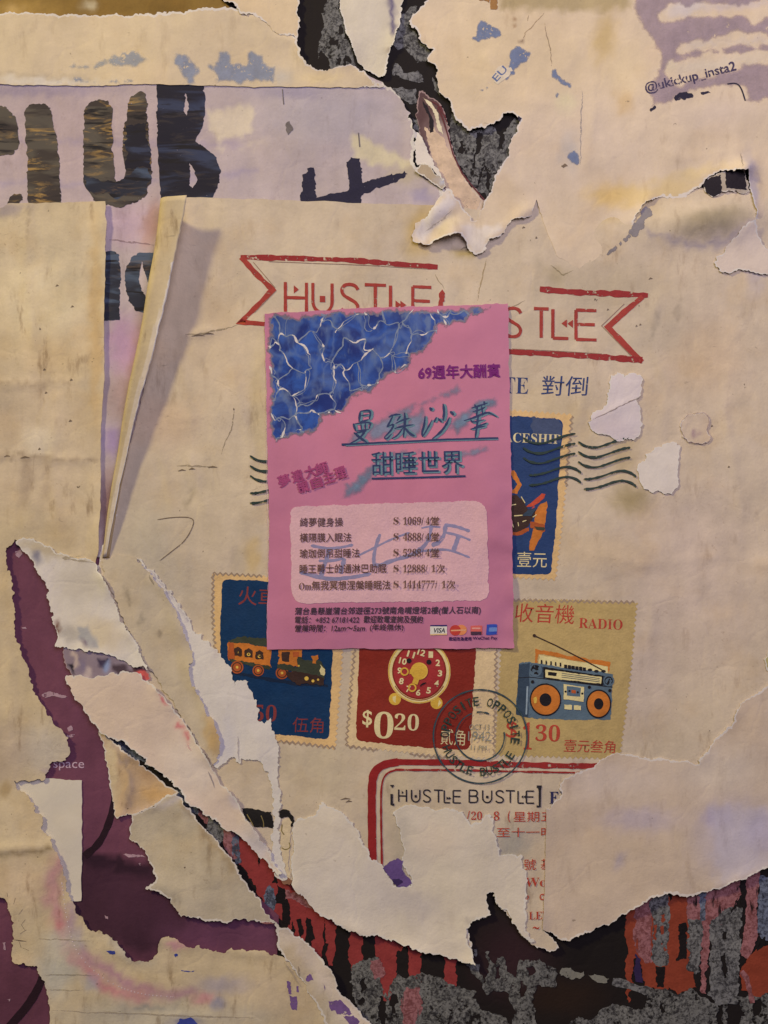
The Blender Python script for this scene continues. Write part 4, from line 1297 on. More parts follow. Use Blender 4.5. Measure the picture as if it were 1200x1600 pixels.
p.poly([(357, 1003), (365, 1004), (366, 1030), (357, 1030)], I_or2, .5)
for x, y, r in [(371, 1042, 10), (404, 1047, 9), (441, 1051, 10), (462, 1056, 9)]:
    p.poly(arc(x, y, r, n=16), I_or2, .5, dz=False)
p.eps += .04
for x, y, r in [(371, 1042, 10), (404, 1047, 9), (441, 1051, 10), (462, 1056, 9)]:
    p.stroke(arc(x, y, r * .72, n=14), 1.5, I_brn, closed=True, dz=False)
    p.poly(arc(x, y, 2.2, n=8), I_yel, .2, dz=False)
p.eps += .04
p.poly([(436, 1012), (474, 1012), (472, 1032), (468, 1042), (434, 1036)], I_or, .8)
p.poly([(441, 1018), (453, 1018), (452, 1034), (441, 1032)], I_brn, .4)
p.poly([(457, 1018), (468, 1018), (467, 1026), (458, 1026)], I_or2, .4)
p.poly([(464, 1030), (470, 1026), (484, 1032), (500, 1032), (508, 1044), (507, 1058), (506, 1070), (474, 1066), (460, 1050), (434, 1044), (434, 1037), (466, 1042)], I_grn, 1.0)
p.poly([(486, 1025), (497, 1023), (498, 1029), (494, 1032), (494, 1037), (488, 1036), (489, 1031)], I_or, .4)
p.poly([(446, 1046), (506, 1060), (506, 1071), (466, 1070), (452, 1060)], I_brn, 1.0)
p.poly([(500, 1038), (508, 1046), (506, 1056), (501, 1054)], I_crm, .8)
for x, y, r in [(479, 1060, 3.4), (489, 1064, 2.4), (497, 1062, 1.8), (467, 1040, 1.6)]:
    p.poly(arc(x, y, r, n=8), I_yel, .4, dz=False)
p.build('train_picture', st)
p = Print(poster, .26)
R_dull = ink('dull_red_text_ink', (122, 50, 46), 0.22, .2, size=4)
p.text('火', 372, 945, 29, 29, R_dull, rot=2)
p.text('車', 404, 948, 30, 30, R_dull, rot=2)
p.text('伍角', 457, 1144, 48, 24, R_dull, rot=2)
p.text(serif('50'), 396, 1126, 36, 26, R_dull, rot=2, bold=-0.005)
p.build('lettering', st)

# clock stamp
st = stamp([(556, 905), (782, 915), (776, 1040), (772, 1186), (660, 1178), (541, 1165)], I_edge2, [[(554, 1015), (547, 1090), (541, 1164)], [(775, 1015), (772, 1180)], [(541, 1165), (590, 1172)], [(640, 1178), (700, 1184)]])
st['label'] = 'red postage stamp with a gold toy alarm clock'
p = Print(poster, .14)
p.poly(rrect([(566, 920), (748, 926), (743, 1030), (734, 1173), (640, 1165), (556, 1157)], [10, 10, 0, 12, 0, 10]), I_cred, .5)
p.build('panel', st)
p = Print(poster, .26)
cx, cy = 655, 1049
for x, y in [(617, 1092), (682, 1098)]:
    p.poly(arc(x, y, 9.5, n=16), I_gold, .4, dz=False)
p.eps += .03
p.poly([(613, 1089), (619, 1087), (618, 1098), (615, 1096)], I_ring, .3, dz=False)
p.poly([(686, 1093), (690, 1098), (684, 1104)], I_ring, .3, dz=False)
p.stroke(arc(cx, cy, 45.5, 46.5, n=60), 6.5, I_ring, closed=True, vary=.06)
p.stroke(arc(cx, cy, 47.5, 48.5, n=60), 1.6, I_gold, closed=True, vary=.2)
p.poly(arc(cx, cy, 40, 41, n=40), I_face, .3)
p.stroke(arc(cx, cy, 43.5, 44.5, a0=30, a1=150, n=30), 1.2, I_cred)
for k in range(1, 13):
    a = math.radians(k * 30 - 90 + 4)
    t = str(k)
    w = 7 if k < 10 else 12
    p.text(t, cx + 32 * math.cos(a) - w / 2, cy + 32 * math.sin(a) + 5, w, 10, C_txt, rot=k * 1.5, bold=.03)
p.poly(arc(639, 1032, 4, n=10), I_blk, .4, dz=False)
p.poly(arc(670, 1034, 4, n=10), I_blk, .4, dz=False)
p.stroke(smooth([(656, 1072), (660, 1068), (666, 1066)]), 2.4, I_blk, taper=.4)
p.stroke([(652, 1050), (640, 1049)], 7, I_gold)
p.stroke([(652, 1056), (648, 1068)], 8, I_gold)
p.stroke(arc(632, 1049, 5.5, n=14), 2.4, I_gold, closed=True)
p.stroke(arc(644, 1074, 5.5, n=14), 2.4, I_gold, closed=True)
p.poly(arc(655, 1048, 13.5, n=22), I_gold, .3)
p.stroke(arc(655, 1048, 12.5, a0=-90, a1=60, n=14), 1.5, I_yel)
p.build('clock_picture', st)
p = Print(poster, .26)
p.text('$', 566, 1136, 15, 27, C_txt, rot=2, bold=.012)
p.text(serif('0'), 584, 1153, 30, 42, C_txt, rot=2, bold=-0.005)
p.text(serif('20'), 616, 1140, 38, 26, C_txt, rot=2, bold=-0.005)
p.text('貳角', 688, 1163, 38, 25, C_txt, rot=4)
p.build('lettering', st)

# radio stamp
st = stamp([(798, 938), (890, 938), (995, 941), (984, 1060), (968, 1186), (860, 1182), (772, 1180), (780, 1060), (786, 940)], I_roch, [[(800, 938), (990, 941)]])
st['label'] = 'ochre postage stamp with a slate blue cassette radio'
p = Print(poster, .18)
p.poly([(836, 1014), (900, 1026), (953, 1034), (952, 1046), (948, 1050), (949, 1041), (900, 1032), (842, 1022), (840, 1038), (836, 1036)], I_or, .5)
p.poly([(842, 1023), (900, 1033), (949, 1041), (949, 1054), (900, 1046), (842, 1038)], I_crm, .4)
p.poly([(811, 1037), (828, 1034), (842, 1037), (957, 1053), (956, 1072), (953, 1124), (825, 1121), (806, 1116), (810, 1060)], I_slateb, .5)
p.poly([(811, 1038), (828, 1036), (827, 1060), (825, 1121), (806, 1116), (809, 1062)], I_slated, .4)
p.poly([(830, 1038), (850, 1042), (941, 1055), (956, 1058), (955, 1072), (848, 1059), (829, 1055)], I_slated, .4)
p.stroke([(810, 1059), (828, 1058), (956, 1073)], 1.2, I_blk)
p.stroke([(824, 1072), (822, 1116)], 2.6, ink('radio_highlight', (136, 146, 146), .3, .2, size=6))
p.poly([(849, 1042), (942, 1055), (941, 1071), (849, 1060)], I_blk, .3)
p.poly([(852, 1046), (939, 1057), (938, 1068), (852, 1058)], I_crm, .3)
p.poly([(856, 1050), (870, 1051), (869, 1056), (856, 1055)], I_blk, .2, dz=False)
for k in range(3):
    p.stroke([(877, 1051.5 + 3 * k), (936, 1059.5 + 2.6 * k)], 1.0, I_slated, dz=False)
for x, y, rx in [(837, 1047, 8), (950, 1063, 6.5)]:
    p.poly(arc(x, y, rx + 2, rx + 2.4, n=18), I_slateb, .2, dz=False)
    p.poly(arc(x, y, rx, rx + .4, n=18), I_blk, .2)
for k in range(5):
    x = 846 + k * 7.3
    p.poly([(x - 1, 1031 + k), (x + 1, 1031 + k), (x + 1.4, 1037 + k), (x - 1.2, 1037 + k)], I_blk, .2, dz=False)
for k in range(6):
    x = 881 + k * 5.8
    p.poly([(x, 1038 + k * .8), (x + 4.8, 1038.4 + k * .8), (x + 4.8, 1044 + k * .8), (x, 1043.4 + k * .8)], I_blk, .2, dz=False)
for x, y in [(921, 1046), (931, 1048), (942, 1048)]:
    p.poly(arc(x, y, 3.6, 2.2, n=10), I_blk, .2, dz=False)
for x, y, rx, ry in [(852, 1093, 24.5, 25.5), (934.5, 1099, 19.5, 22.5)]:
    p.poly(arc(x, y, rx, ry, n=36), I_blk, .2)
    p.poly(arc(x, y, rx - 2, ry - 2.4, n=36), I_or, .2)
    p.poly(arc(x, y, rx * .38, ry * .40, n=20), I_blk, .2)
p.poly([(833, 1091), (838, 1088), (838, 1098), (834, 1098)], I_yel, .6)
p.poly([(880, 1068), (912, 1073), (911, 1096), (880, 1092)], I_crm, .3)
p.poly([(885, 1071), (907, 1074), (906, 1088), (885, 1086)], I_slateb, .2)
p.poly([(892, 1077), (899, 1078), (899, 1083), (892, 1082)], I_or2, .2)
for x, y in [(889, 1079), (902, 1081), (883, 1080), (909, 1083)]:
    p.poly(arc(x, y, 1.8, n=8), I_blk, .1, dz=False)
p.poly([(881, 1100), (893, 1101), (893, 1108), (881, 1107)], I_crm, .2, dz=False)
p.poly([(896, 1101), (907, 1102), (907, 1109), (896, 1108)], I_crm, .2, dz=False)
for x, y in [(832, 1065), (952, 1078), (920, 1073)]:
    p.poly(arc(x, y, 2.6, n=8), I_blk, .2, dz=False)
p.stroke([(835, 993), (868, 1008), (905, 1027), (940, 1046)], 1.6, I_brn)
p.poly(arc(835, 993, 2.6, n=8), I_brn, .3)
p.build('radio_picture', st)
p = Print(poster, .18)
p.text('收音機', 804, 972, 92, 30, R_txt, rot=2.0, shear=.06)
p.text(serif('RADIO'), 904, 981, 68, 16, R_txt, rot=2.5, bold=-0.005)
p.text('$', 790, 1156, 17, 30, R_txt, rot=3)
p.text(serif('1'), 816, 1170, 14, 42, R_txt, rot=2, bold=-0.005)
p.text(serif('30'), 836, 1157, 38, 26, R_txt, rot=2, bold=-0.005)
p.text('壹元叁角', 880, 1174, 80, 20, R_txt, rot=2, shear=.06)
p.build('lettering', st)

# spaceship stamp
st = stamp([(700, 632), (800, 641), (894, 648), (882, 780), (868, 906), (790, 902), (690, 896)], I_edge, [[(893, 650), (884, 760)]])
st['label'] = 'blue postage stamp with a toy spaceship, half under the pink flyer'
p = Print(poster, .14)
p.poly(rrect([(710, 644), (794, 650), (880, 655), (872, 780), (861, 898), (790, 896), (700, 890)], [8, 0, 12, 0, 10, 0, 8]), I_sblue, .5)
p.poly([(830, 652), (872, 655), (878, 664), (876, 690), (846, 694), (832, 680)], I_sgrey, 2)
p.build('panel', st)
p = Print(poster, .26)
p.poly([(790, 736), (803, 735), (815, 758), (808, 772), (796, 770), (808, 757), (798, 742)], I_or, .5)
p.poly([(790, 773), (808, 774), (820, 786), (824, 796), (838, 794), (834, 808), (826, 822), (808, 834), (785, 834)], I_brn, .8)
p.poly([(785, 829), (806, 832), (826, 824), (826, 830), (808, 837), (785, 837)], I_or2, .4)
p.poly([(822, 792), (846, 771), (852, 772), (850, 778), (828, 797), (836, 792)], ink('toy_red', (186, 70, 42), .05, .3, size=6), .4)
p.poly([(842, 790), (854, 783), (855, 788), (852, 812), (846, 836), (834, 860), (827, 860), (827, 846), (834, 824), (836, 800)], I_or, .4)
p.poly([(828, 815), (851, 820), (851, 830), (846, 831), (828, 824)], I_or2, .4)
p.poly([(834, 822), (851, 825), (850, 829), (838, 828)], I_grn, .3)
p.stroke([(803, 806), (816, 805)], 1.6, I_crm)
p.stroke([(822, 803), (828, 800)], 2.4, I_yel)
for a, b in [((800, 818), (802, 824)), ((809, 816), (810, 822)), ((816, 815), (822, 813)), ((814, 776), (820, 786)), ((796, 790), (806, 788)), ((832, 808), (838, 804))]:
    p.stroke([a, b], 1.4, I_crm, dz=False)
p.poly([(824, 797), (838, 794), (830, 806), (816, 806)], I_slated, .5)
p.build('spaceship_picture', st)
p = Print(poster, .30)
p.text(serif('SPACESHIP'), 764, 690, 112, 15, C_txt, rot=2, bold=-0.005)
p.text('壹元', 808, 886, 46, 24, C_txt, rot=1)
p.build('lettering', st)

# postmarks
p = Print(poster, 1.7)
for gx, gy, cut in [(391, 712, 34), (817, 684, 84), (903, 690, 82)]:
    for k in range(5):
        y = gy + k * 15.5
        sx = 0 if k < 3 else 9
        if gx == 391:
            sx = 0
        pts = [(gx + sx, y + (0 if k < 3 else 12)), (gx + sx + 10, y + (7 if k < 3 else 12)), (gx + sx + 28, y + (10 if k < 3 else 8)), (gx + sx + 46, y + (4 if k < 3 else 1)), (gx + sx + 62, y - 2), (gx + sx + 76, y - (6 if k < 3 else -3)), (gx + sx + 82, y - (6 if k < 3 else -9))]
        p.stroke(smooth(pts, 2), 3.4, G_ink, vary=.3, taper=.12, dz=False)
    p.build('wavy_cancel_lines', poster.o)
    p = Print(poster, 1.7)
cx, cy = 750, 1150
G_teal = ink('teal_cancel_ink', (52, 66, 68), 0.30, .3, size=5)
p.stroke(arc(cx, cy, 73, n=90), 2.4, G_teal, closed=True, vary=.2)
p.stroke(arc(cx, cy, 38, a0=-10, a1=160, n=30), 2.2, G_teal, vary=.3)
p.stroke(arc(cx, cy, 38, a0=160, a1=250, n=24), 2.2, G_teal, vary=.3)
p.stroke(arc(cx, cy, 38, a0=262, a1=292, n=12), 2.2, G_teal, vary=.3)


def ring_text(s, a0, a1, r, w, h, m, outward=True):
    for i, ch in enumerate(s):
        if ch == ' ':
            continue
        a = math.radians(a0 + (a1 - a0) * i / (len(s) - 1))
        rot = math.degrees(a) + (90 if outward else -90)
        c, sn = math.cos(math.radians(rot)), math.sin(math.radians(rot))
        bx, by = cx + r * math.cos(a), cy + r * math.sin(a)
        ww = w * (.35 if ch == 'I' else 1)
        # lower left corner of a box centred on the ring
        ux, uy = -ww / 2, h / 2
        p.text(ch, bx + ux * c - uy * sn, by + ux * sn + uy * c, ww, h, m, rot=rot, bold=.012, join=True)


ring_text('OPPOSITE OPPOSITE', 183, 367, 55, 9, 14, G_ink)
ring_text('HUSTLE BUSTLE', 160, 32, 55, 9, 13, G_ink, False)
I_faint = ink('faint_date_ink', (128, 122, 108), 0.30, .2, size=4)
p.text('1942', 731, 1157, 36, 15, I_faint, rot=1)
p.text('OCT 13', 733, 1140, 32, 9, I_faint, rot=1)
p.text('11 PM', 736, 1171, 24, 7, I_faint, rot=1)
p.build('round_postmark', poster.o)

# framed text block at the foot of the poster
p = Print(poster, .45)
p.stroke(smooth([(582, 1352), (581, 1270), (581, 1228), (584, 1206), (598, 1194), (622, 1190)], 2), 13, R_redc, vary=.08)
p.stroke([(616, 1190), (700, 1191), (760, 1193)], 9, R_redc, vary=.12)
p.stroke([(755, 1193), (850, 1195), (960, 1197)], 9, R_red2, vary=.2)
p.stroke(smooth([(597, 1360), (595, 1260), (596, 1222), (604, 1207), (620, 1202)], 2), 3.0, R_redc, vary=.25)
p.stroke([(618, 1202), (700, 1203), (830, 1205), (940, 1207)], 3.2, R_red2, vary=.3)
p.build('red_frame', poster.o)
p = Print(poster, .45)
letters(p, [('H', 0, 12, 19, ''), ('U', 20, 13, 19, ''), ('S', 38, 12, 19, ''), ('T', 55, 14, 19, ''), ('L', 70, 10, 19, 'r'), ('E', 85, 12, 19, '')], 623, 1233, .018, K_txt, 2.2)
letters(p, [('B', 0, 13, 19, ''), ('U', 21, 14, 19, ''), ('S', 41, 13, 19, ''), ('T', 57, 14, 19, ''), ('L', 75, 10, 19, 'l'), ('E', 89, 12, 19, '')], 733, 1234, .010, K_txt, 2.2)
p.poly([(609, 1226), (616, 1226), (613, 1231)], K_txt, .3)
p.stroke([(612, 1240), (612, 1256), (616, 1257)], 4, K_txt)
p.stroke([(838, 1228), (843, 1228), (843, 1259), (838, 1259)], 3.6, K_txt)
p.text(serif('EX'), 858, 1255, 32, 19, ink('navy_serif_ink', (44, 42, 72), .15, .2, size=4))
p.build('lettering', poster.o, 'black heading HUSTLE BUSTLE in square brackets')
p = Print(poster, .45)
p.text('日', 627, 1276, 9, 12, R_txt)
p.text('/', 729, 1281, 5, 15, R_txt)
p.text(serif('20'), 736, 1280, 17, 13, R_txt, bold=-0.005)
p.text(serif('8'), 771, 1281, 9, 14, R_txt, bold=-0.005)
p.text('(', 793, 1284, 4, 18, R_txt)
p.text('星期五', 802, 1283, 62, 16, R_txt)
p.text('至十一時', 776, 1307, 90, 15, R_txt)
p.text('號', 818, 1359, 19, 17, R_txt, shear=.05)
p.text('基', 845, 1358, 18, 16, R_txt)
p.text(serif('Wo'), 820, 1385, 34, 14, R_txt, bold=-0.005)
p.text('o', 818, 1405, 8, 8, R_txt)
p.text('o', 843, 1406, 9, 10, R_txt)
p.text(serif('LEV'), 826, 1435, 32, 12, R_txt, bold=-0.005)
p.text('~', 832, 1450, 10, 4, R_txt)
p.build('lettering', poster.o, 'red date and address lines')

# small printed figure of a woman, torn away below the shoulder
p = Print(poster, .45)
I_skin = ink('figure_pale_print', (200, 174, 134), 0.1, .2, size=8)
I_hair = ink('figure_black_print', (30, 26, 24), 0.06, .3, size=6)
I_oliv = ink('figure_olive_line', (128, 108, 62), 0.2, .2, size=4)
p.poly([(377, 1262), (400, 1265), (424, 1268), (428, 1294), (412, 1292), (396, 1290), (384, 1278)], I_hair, .7)
p.stroke(smooth([(386, 1272), (392, 1282), (396, 1290)]), 1.4, I_oliv)
p.stroke(smooth([(408, 1274), (412, 1284), (412, 1292)]), 1.4, I_oliv)
p.poly([(440, 1284), (452, 1276), (458, 1284), (454, 1298), (454, 1308), (454, 1322), (452, 1360), (456, 1376), (444, 1378), (440, 1340), (438, 1318)], I_skin, .7)
p.poly([(436, 1268), (442, 1264), (452, 1266), (459, 1276), (459, 1288), (455, 1292), (454, 1282), (450, 1276), (438, 1278)], I_hair, .6)
p.stroke(smooth([(440, 1324), (446, 1328), (454, 1324), (452, 1316)]), 1.6, I_oliv)
p.stroke([(441, 1288), (440, 1298), (444, 1304)], 1.8, I_oliv)
p.poly([(440, 1376), (450, 1370), (458, 1376), (452, 1382), (442, 1380)], ink('figure_rust_print', (134, 92, 66), .2, .2, size=5), .6)
p.build('figure_picture', poster.o)
wash(poster, 'lip_shade', [[(1002, 320), (1016, 326), (1020, 334), (1010, 344), (1006, 358), (998, 370), (986, 374), (980, 366), (988, 350)], [(984, 364), (988, 372), (966, 392), (950, 402), (930, 414), (926, 410), (950, 392), (972, 372)]], ink('grey_underlayer', (126, 114, 108), 0.05, .25, size=8, soft=.5), 4, 1.5)  # grey band paints the lifted lip's shade along the torn slot
p = Print(poster, .1, each=True)
p.stroke(smooth([(246, 812), (270, 808), (300, 808), (304, 818), (290, 845), (268, 862), (250, 876)]), 1.5, I_brown, taper=.1)
for x, y, l in [(300, 733, 10), (332, 730, 14), (326, 522, 16), (310, 525, 20), (284, 735, 12), (366, 640, 2), (1000, 508, 3), (994, 510, 3), (930, 468, 3), (1016, 436, 6), (950, 484, 3), (838, 372, 3), (818, 356, 5), (310, 1206, 2), (1112, 666, 3), (1138, 730, 3), (540, 1248, 16), (545, 1252, 10), (640, 1320, 12)]:
    p.stroke([(x - l / 2, y + 1), (x, y - 1), (x + l / 2, y)], 2.6, I_brown, taper=.5, dz=False)
p.build('scuff_mark', poster.o)
tag(poster.o, 'large cream poster printed with red ribbons and postage stamps, its left edge rolled up', 'poster')
# ------------------------------------------------------------------ papers lying over the poster
right = Sheet('paper_sheet', [('c', [(690, -60), (1260, -60), (1260, 352)]),
                              ('t', [(1200, 356), (1182, 350), (1178, 335), (1174, 312), (1168, 286), (1164, 268), (1130, 268), (1100, 282), (1094, 293), (1076, 304), (1048, 310), (1022, 312), (1008, 316), (998, 332), (988, 352)]), ('c', [(978, 366), (950, 390), (926, 408), (905, 420), (870, 400), (850, 350), (838, 312)]), ('t', [(833, 326), (824, 340), (798, 346), (790, 358), (782, 370), (768, 374), (758, 386), (752, 396), (742, 399), (733, 393), (727, 378), (720, 368), (706, 370), (690, 374), (668, 384), (650, 381), (643, 370), (648, 360), (664, 344), (678, 324),
                                     (690, 306), (696, 296), (704, 298), (714, 314), (726, 330), (736, 346), (742, 346), (750, 330), (757, 313), (768, 300), (770, 285), (780, 262), (795, 238), (800, 216), (812, 190), (800, 177), (786, 178), (778, 190), (766, 194), (750, 200), (732, 205), (722, 194), (711, 186),
                                     (704, 168), (700, 154), (690, 148), (684, 130), (684, 112), (680, 102), (668, 96), (672, 84), (678, 78), (668, 74), (658, 66), (654, 52), (648, 42), (640, 38), (642, 28), (652, 18), (668, 0), (680, -30)])], 8.8, M_blank, (204, 177, 142),
              [('e', 800, 100, 140, 120, 0, (204, 176, 134), .8), ('e', 880, 240, 150, 90, 0, (202, 176, 146), .8), ('p', [(770, -40), (985, -40), (985, 14), (930, 16), (780, 14)], 5, (162, 138, 92), .8), ('e', 945, 60, 20, 44, 10, (180, 148, 88), .7), ('e', 980, 110, 30, 50, 0, (204, 176, 132), .7), ('e', 975, 160, 16, 20, 0, (188, 152, 100), .6),
               # lilac corner with white streaks
               ('e', 1070, 14, 34, 9, -10, (194, 176, 160), .8), ('e', 1150, 10, 60, 8, -5, (190, 170, 158), .7), ('e', 1100, 70, 36, 6, -8, (198, 176, 150), .8), ('e', 1170, 66, 34, 6, -3, (196, 174, 150), .7), ('e', 1120, 100, 80, 10, -10, (200, 178, 148), .9),
               ('e', 1046, 104, 14, 8, 0, (198, 178, 146), .7), ('e', 1120, 178, 70, 24, -8, (204, 178, 148), .9),
               ('e', 890, 238, 14, 30, 0, (176, 166, 154), .5), ('l', [(909, 142), (907, 200), (906, 258)], 2.2, (128, 120, 122), .8), ('e', 884, 160, 16, 16, 0, (212, 188, 142), .6),
               ('e', 960, 306, 46, 20, 0, (206, 170, 104), .9), ('e', 1040, 298, 60, 16, -10, (206, 174, 116), .8), ('e', 1090, 270, 50, 8, -12, (204, 174, 120), .7), ('e', 1170, 300, 10, 60, 0, (170, 156, 156), .8), ('l', [(1157, 240), (1156, 264)], 2, (140, 120, 100), .7),
               ('l', [(851, 36), (854, 56), (860, 76), (861, 104)], 1.8, (120, 92, 64), .8), ('l', [(850, 20), (830, 44), (820, 52), (815, 66)], 1.8, (140, 108, 74), .7), ('l', [(826, 24), (824, 34)], 1.6, (120, 92, 64), .7), ('e', 815, 66, 3, 3, 0, (112, 84, 66), .9), ('e', 804, 37, 3, 3, 0, (150, 110, 70), .8),
               # white lips of the hanging flap
               ('p', [(696, 296), (712, 316), (700, 340), (680, 356), (668, 362), (664, 378), (646, 378), (646, 364), (678, 326)], 4, (206, 188, 172), .9), ('p', [(718, 356), (758, 352), (786, 356), (766, 372), (752, 396), (738, 396), (728, 372)], 4, (208, 188, 168), .8), ('e', 700, 350, 20, 12, -20, (196, 172, 134), .8), ('l', [(664, 362), (690, 346), (706, 330)], 2.5, (160, 142, 128), .5)],
              [('edge', [(690, 306), (664, 344), (643, 370), (668, 384), (706, 370)], 13, 20), ('edge', [(752, 396), (733, 393)], 14, 22), ('edge', [(768, 374), (798, 346), (833, 326)], 5, 14), ('edge', [(1012, 314), (1000, 330), (988, 352)], 7, 14), ('edge', [(1094, 293), (1048, 310)], 1.5, 10), ('edge', [(1164, 268), (1178, 335)], 9, 16),
               ('edge', [(1100, 282), (1164, 268)], 9, 16), ('edge', [(812, 190), (770, 285)], 1.5, 8), ('edge', [(838, 312), (850, 350), (870, 400), (905, 420), (950, 390), (978, 366)], -0.6, 8), ('edge', [(900, 60), (930, 160), (915, 260)], 1.2, 8), ('edge', [(1000, 210), (1060, 250), (1150, 236)], 1.3, 8), ('edge', [(760, 90), (800, 150), (880, 170)], 1.2, 8)], spacing=5, seed=21, edgew=5)
I_lw = ink('faded_lilac_print', (158, 134, 132), 0.16, .3, size=12, soft=0.9, opac=.72)
I_lw2 = ink('deeper_lilac_print', (140, 120, 130), 0.34, .3, size=10, soft=True, opac=.45)
I_bw = ink('faded_denim_print', (108, 117, 138), 0.34, .3, size=5, soft=0.85, opac=.8)
wash(right, 'lilac_corner', [[(984, -60), (1260, -60), (1260, 6), (1190, 2), (1150, 14), (1100, 8), (1060, 10), (1030, 26), (1040, 32), (1090, 24), (1140, 26), (1260, 16), (1260, 56), (1160, 58), (1120, 62), (1066, 72), (1060, 80), (1120, 76), (1180, 72), (1260, 66), (1260, 78), (1150, 86), (1080, 94), (1046, 100), (1042, 116), (1056, 130),
                              (1100, 118), (1150, 108), (1260, 92), (1260, 158), (1168, 162), (1160, 138), (1110, 142), (1060, 154), (1018, 174), (1008, 150), (1024, 118), (1028, 84), (1006, 52), (990, 24)]], I_lw, 9, 3)
for q in [[(752, 28), (792, 58), (768, 62), (748, 68), (734, 66), (742, 50)], [(806, 68), (836, 90), (812, 105), (802, 120), (790, 130), (784, 122), (795, 112), (792, 90), (797, 78)], [(734, 152), (756, 138), (764, 130), (774, 136), (758, 144), (742, 150)],
          [(850, 106), (866, 106), (880, 120), (898, 136), (890, 142), (870, 128)], [(864, 140), (876, 150), (873, 156), (864, 150)], [(882, 246), (896, 234), (908, 238), (907, 262), (892, 257)]]:
    wash(right, 'faded_letter_corner', [q], I_bw, 4, 1.5)
I_ink = ink('dark_purple_text_ink', (66, 54, 74), 0.56, .3, size=4)
p = Print(right)
p.text('@ukickup_insta2', 1010, 150, 145, 20, I_ink, rot=-14, fat=.8)
p.build('lettering', right.o)
p = Print(right, each=True)
I_inkb = ink('black_worn_ink', (36, 30, 44), 0.40, .3, size=5)
p.poly([(1052, 154), (1058, 148), (1072, 144), (1082, 148), (1082, 153), (1070, 157), (1054, 158)], I_inkb, 1, dz=False)
p.poly([(1094, 145), (1106, 143), (1110, 146), (1098, 149)], I_inkb, .8, dz=False)
p.poly([(1014, 173), (1022, 166), (1024, 170), (1016, 176)], I_inkb, .8, dz=False)
p.stroke(smooth([(1136, 132), (1150, 130), (1158, 138), (1164, 158)]), 2.2, I_inkb, dz=False)
p.poly([(876, 260), (882, 256), (887, 260), (880, 263)], I_brown, .6, dz=False)
p.poly([(810, 182), (815, 186), (812, 192), (808, 188)], I_inkb, .6, dz=False)
p.build('ink_remnant', right.o)
p = Print(right, .05)
I_rust = ink('rust_print', (150, 104, 54), 0.2, .3, size=6)
p.poly([(764, -20), (779, -20), (777, 15), (766, 16)], I_rust, .8, dz=False)
p.poly([(746, -20), (762, -20), (764, 6), (758, 3), (748, 2)], I_rust, 1.2, dz=False)
p.build('rust_stripe', right.o)
p = Print(right, .05)
I_slot = ink('blue_letter_remnant', (92, 100, 124), 0.2, .2, size=4)
p.poly([(770, 118), (782, 104), (798, 106), (801, 112), (792, 122), (778, 134), (772, 130)], ink('bare_paper_patch', (206, 184, 150), .05, .2), 1.0)
p.text('EU', 776, 130, 26, 11, I_slot, rot=-48, bold=.01)
p.build('letter_remnant', right.o)
tag(right.o, 'big blank cream sheet at the upper right, torn below into a hanging white flap', 'paper sheet')

# black scrap showing in the little pocket
pocket = Sheet('paper_scrap', [('t', [(1098, 288), (1104, 280), (1130, 270), (1164, 266), (1170, 300), (1160, 304), (1140, 300), (1124, 300), (1122, 306), (1110, 309), (1100, 300)])], 9.0, M_poster, (166, 148, 124), (),
               [('bump', 1090, 350, 95, 28, 15.0, -6), ('bump', 1132, 285, 34, 20, 4, 0)], spacing=3, seed=22, edgew=2, jag=1)
p = Print(pocket, -.05)
p.poly([(1097, 288), (1106, 281), (1125, 275), (1126, 293), (1124, 304), (1113, 309), (1102, 303)], I_dark, 1.0)
p.build('black_print', pocket.o)
p = Print(pocket, -.05)
p.poly([(1132, 270), (1160, 267), (1164, 274), (1166, 297), (1148, 297), (1133, 296)], I_dark, .8)
p.build('black_print', pocket.o)
tag(pocket.o, 'small scrap with two black printed panes in the torn pocket below the lilac corner', 'paper scrap', SCR)
flake = Sheet('paper_scrap', [('t', [(1114, 412), (1118, 402), (1128, 398), (1134, 386), (1146, 374), (1154, 362), (1166, 350), (1176, 346), (1180, 364), (1190, 384), (1206, 396), (1240, 400), (1240, 440), (1206, 426), (1190, 430), (1176, 426), (1160, 424), (1140, 428), (1122, 424)])], 11.0, M_white, (204, 180, 154), spacing=4, seed=23, edgew=4, lifts=[('bump', 1090, 350, 95, 28, 15.0, -6), ('edge', [(1146, 374), (1176, 346)], 3, 10)])
tag(flake.o, 'white paper flake below the little black pocket at the right side', 'paper scrap', SCR)

flyr = None
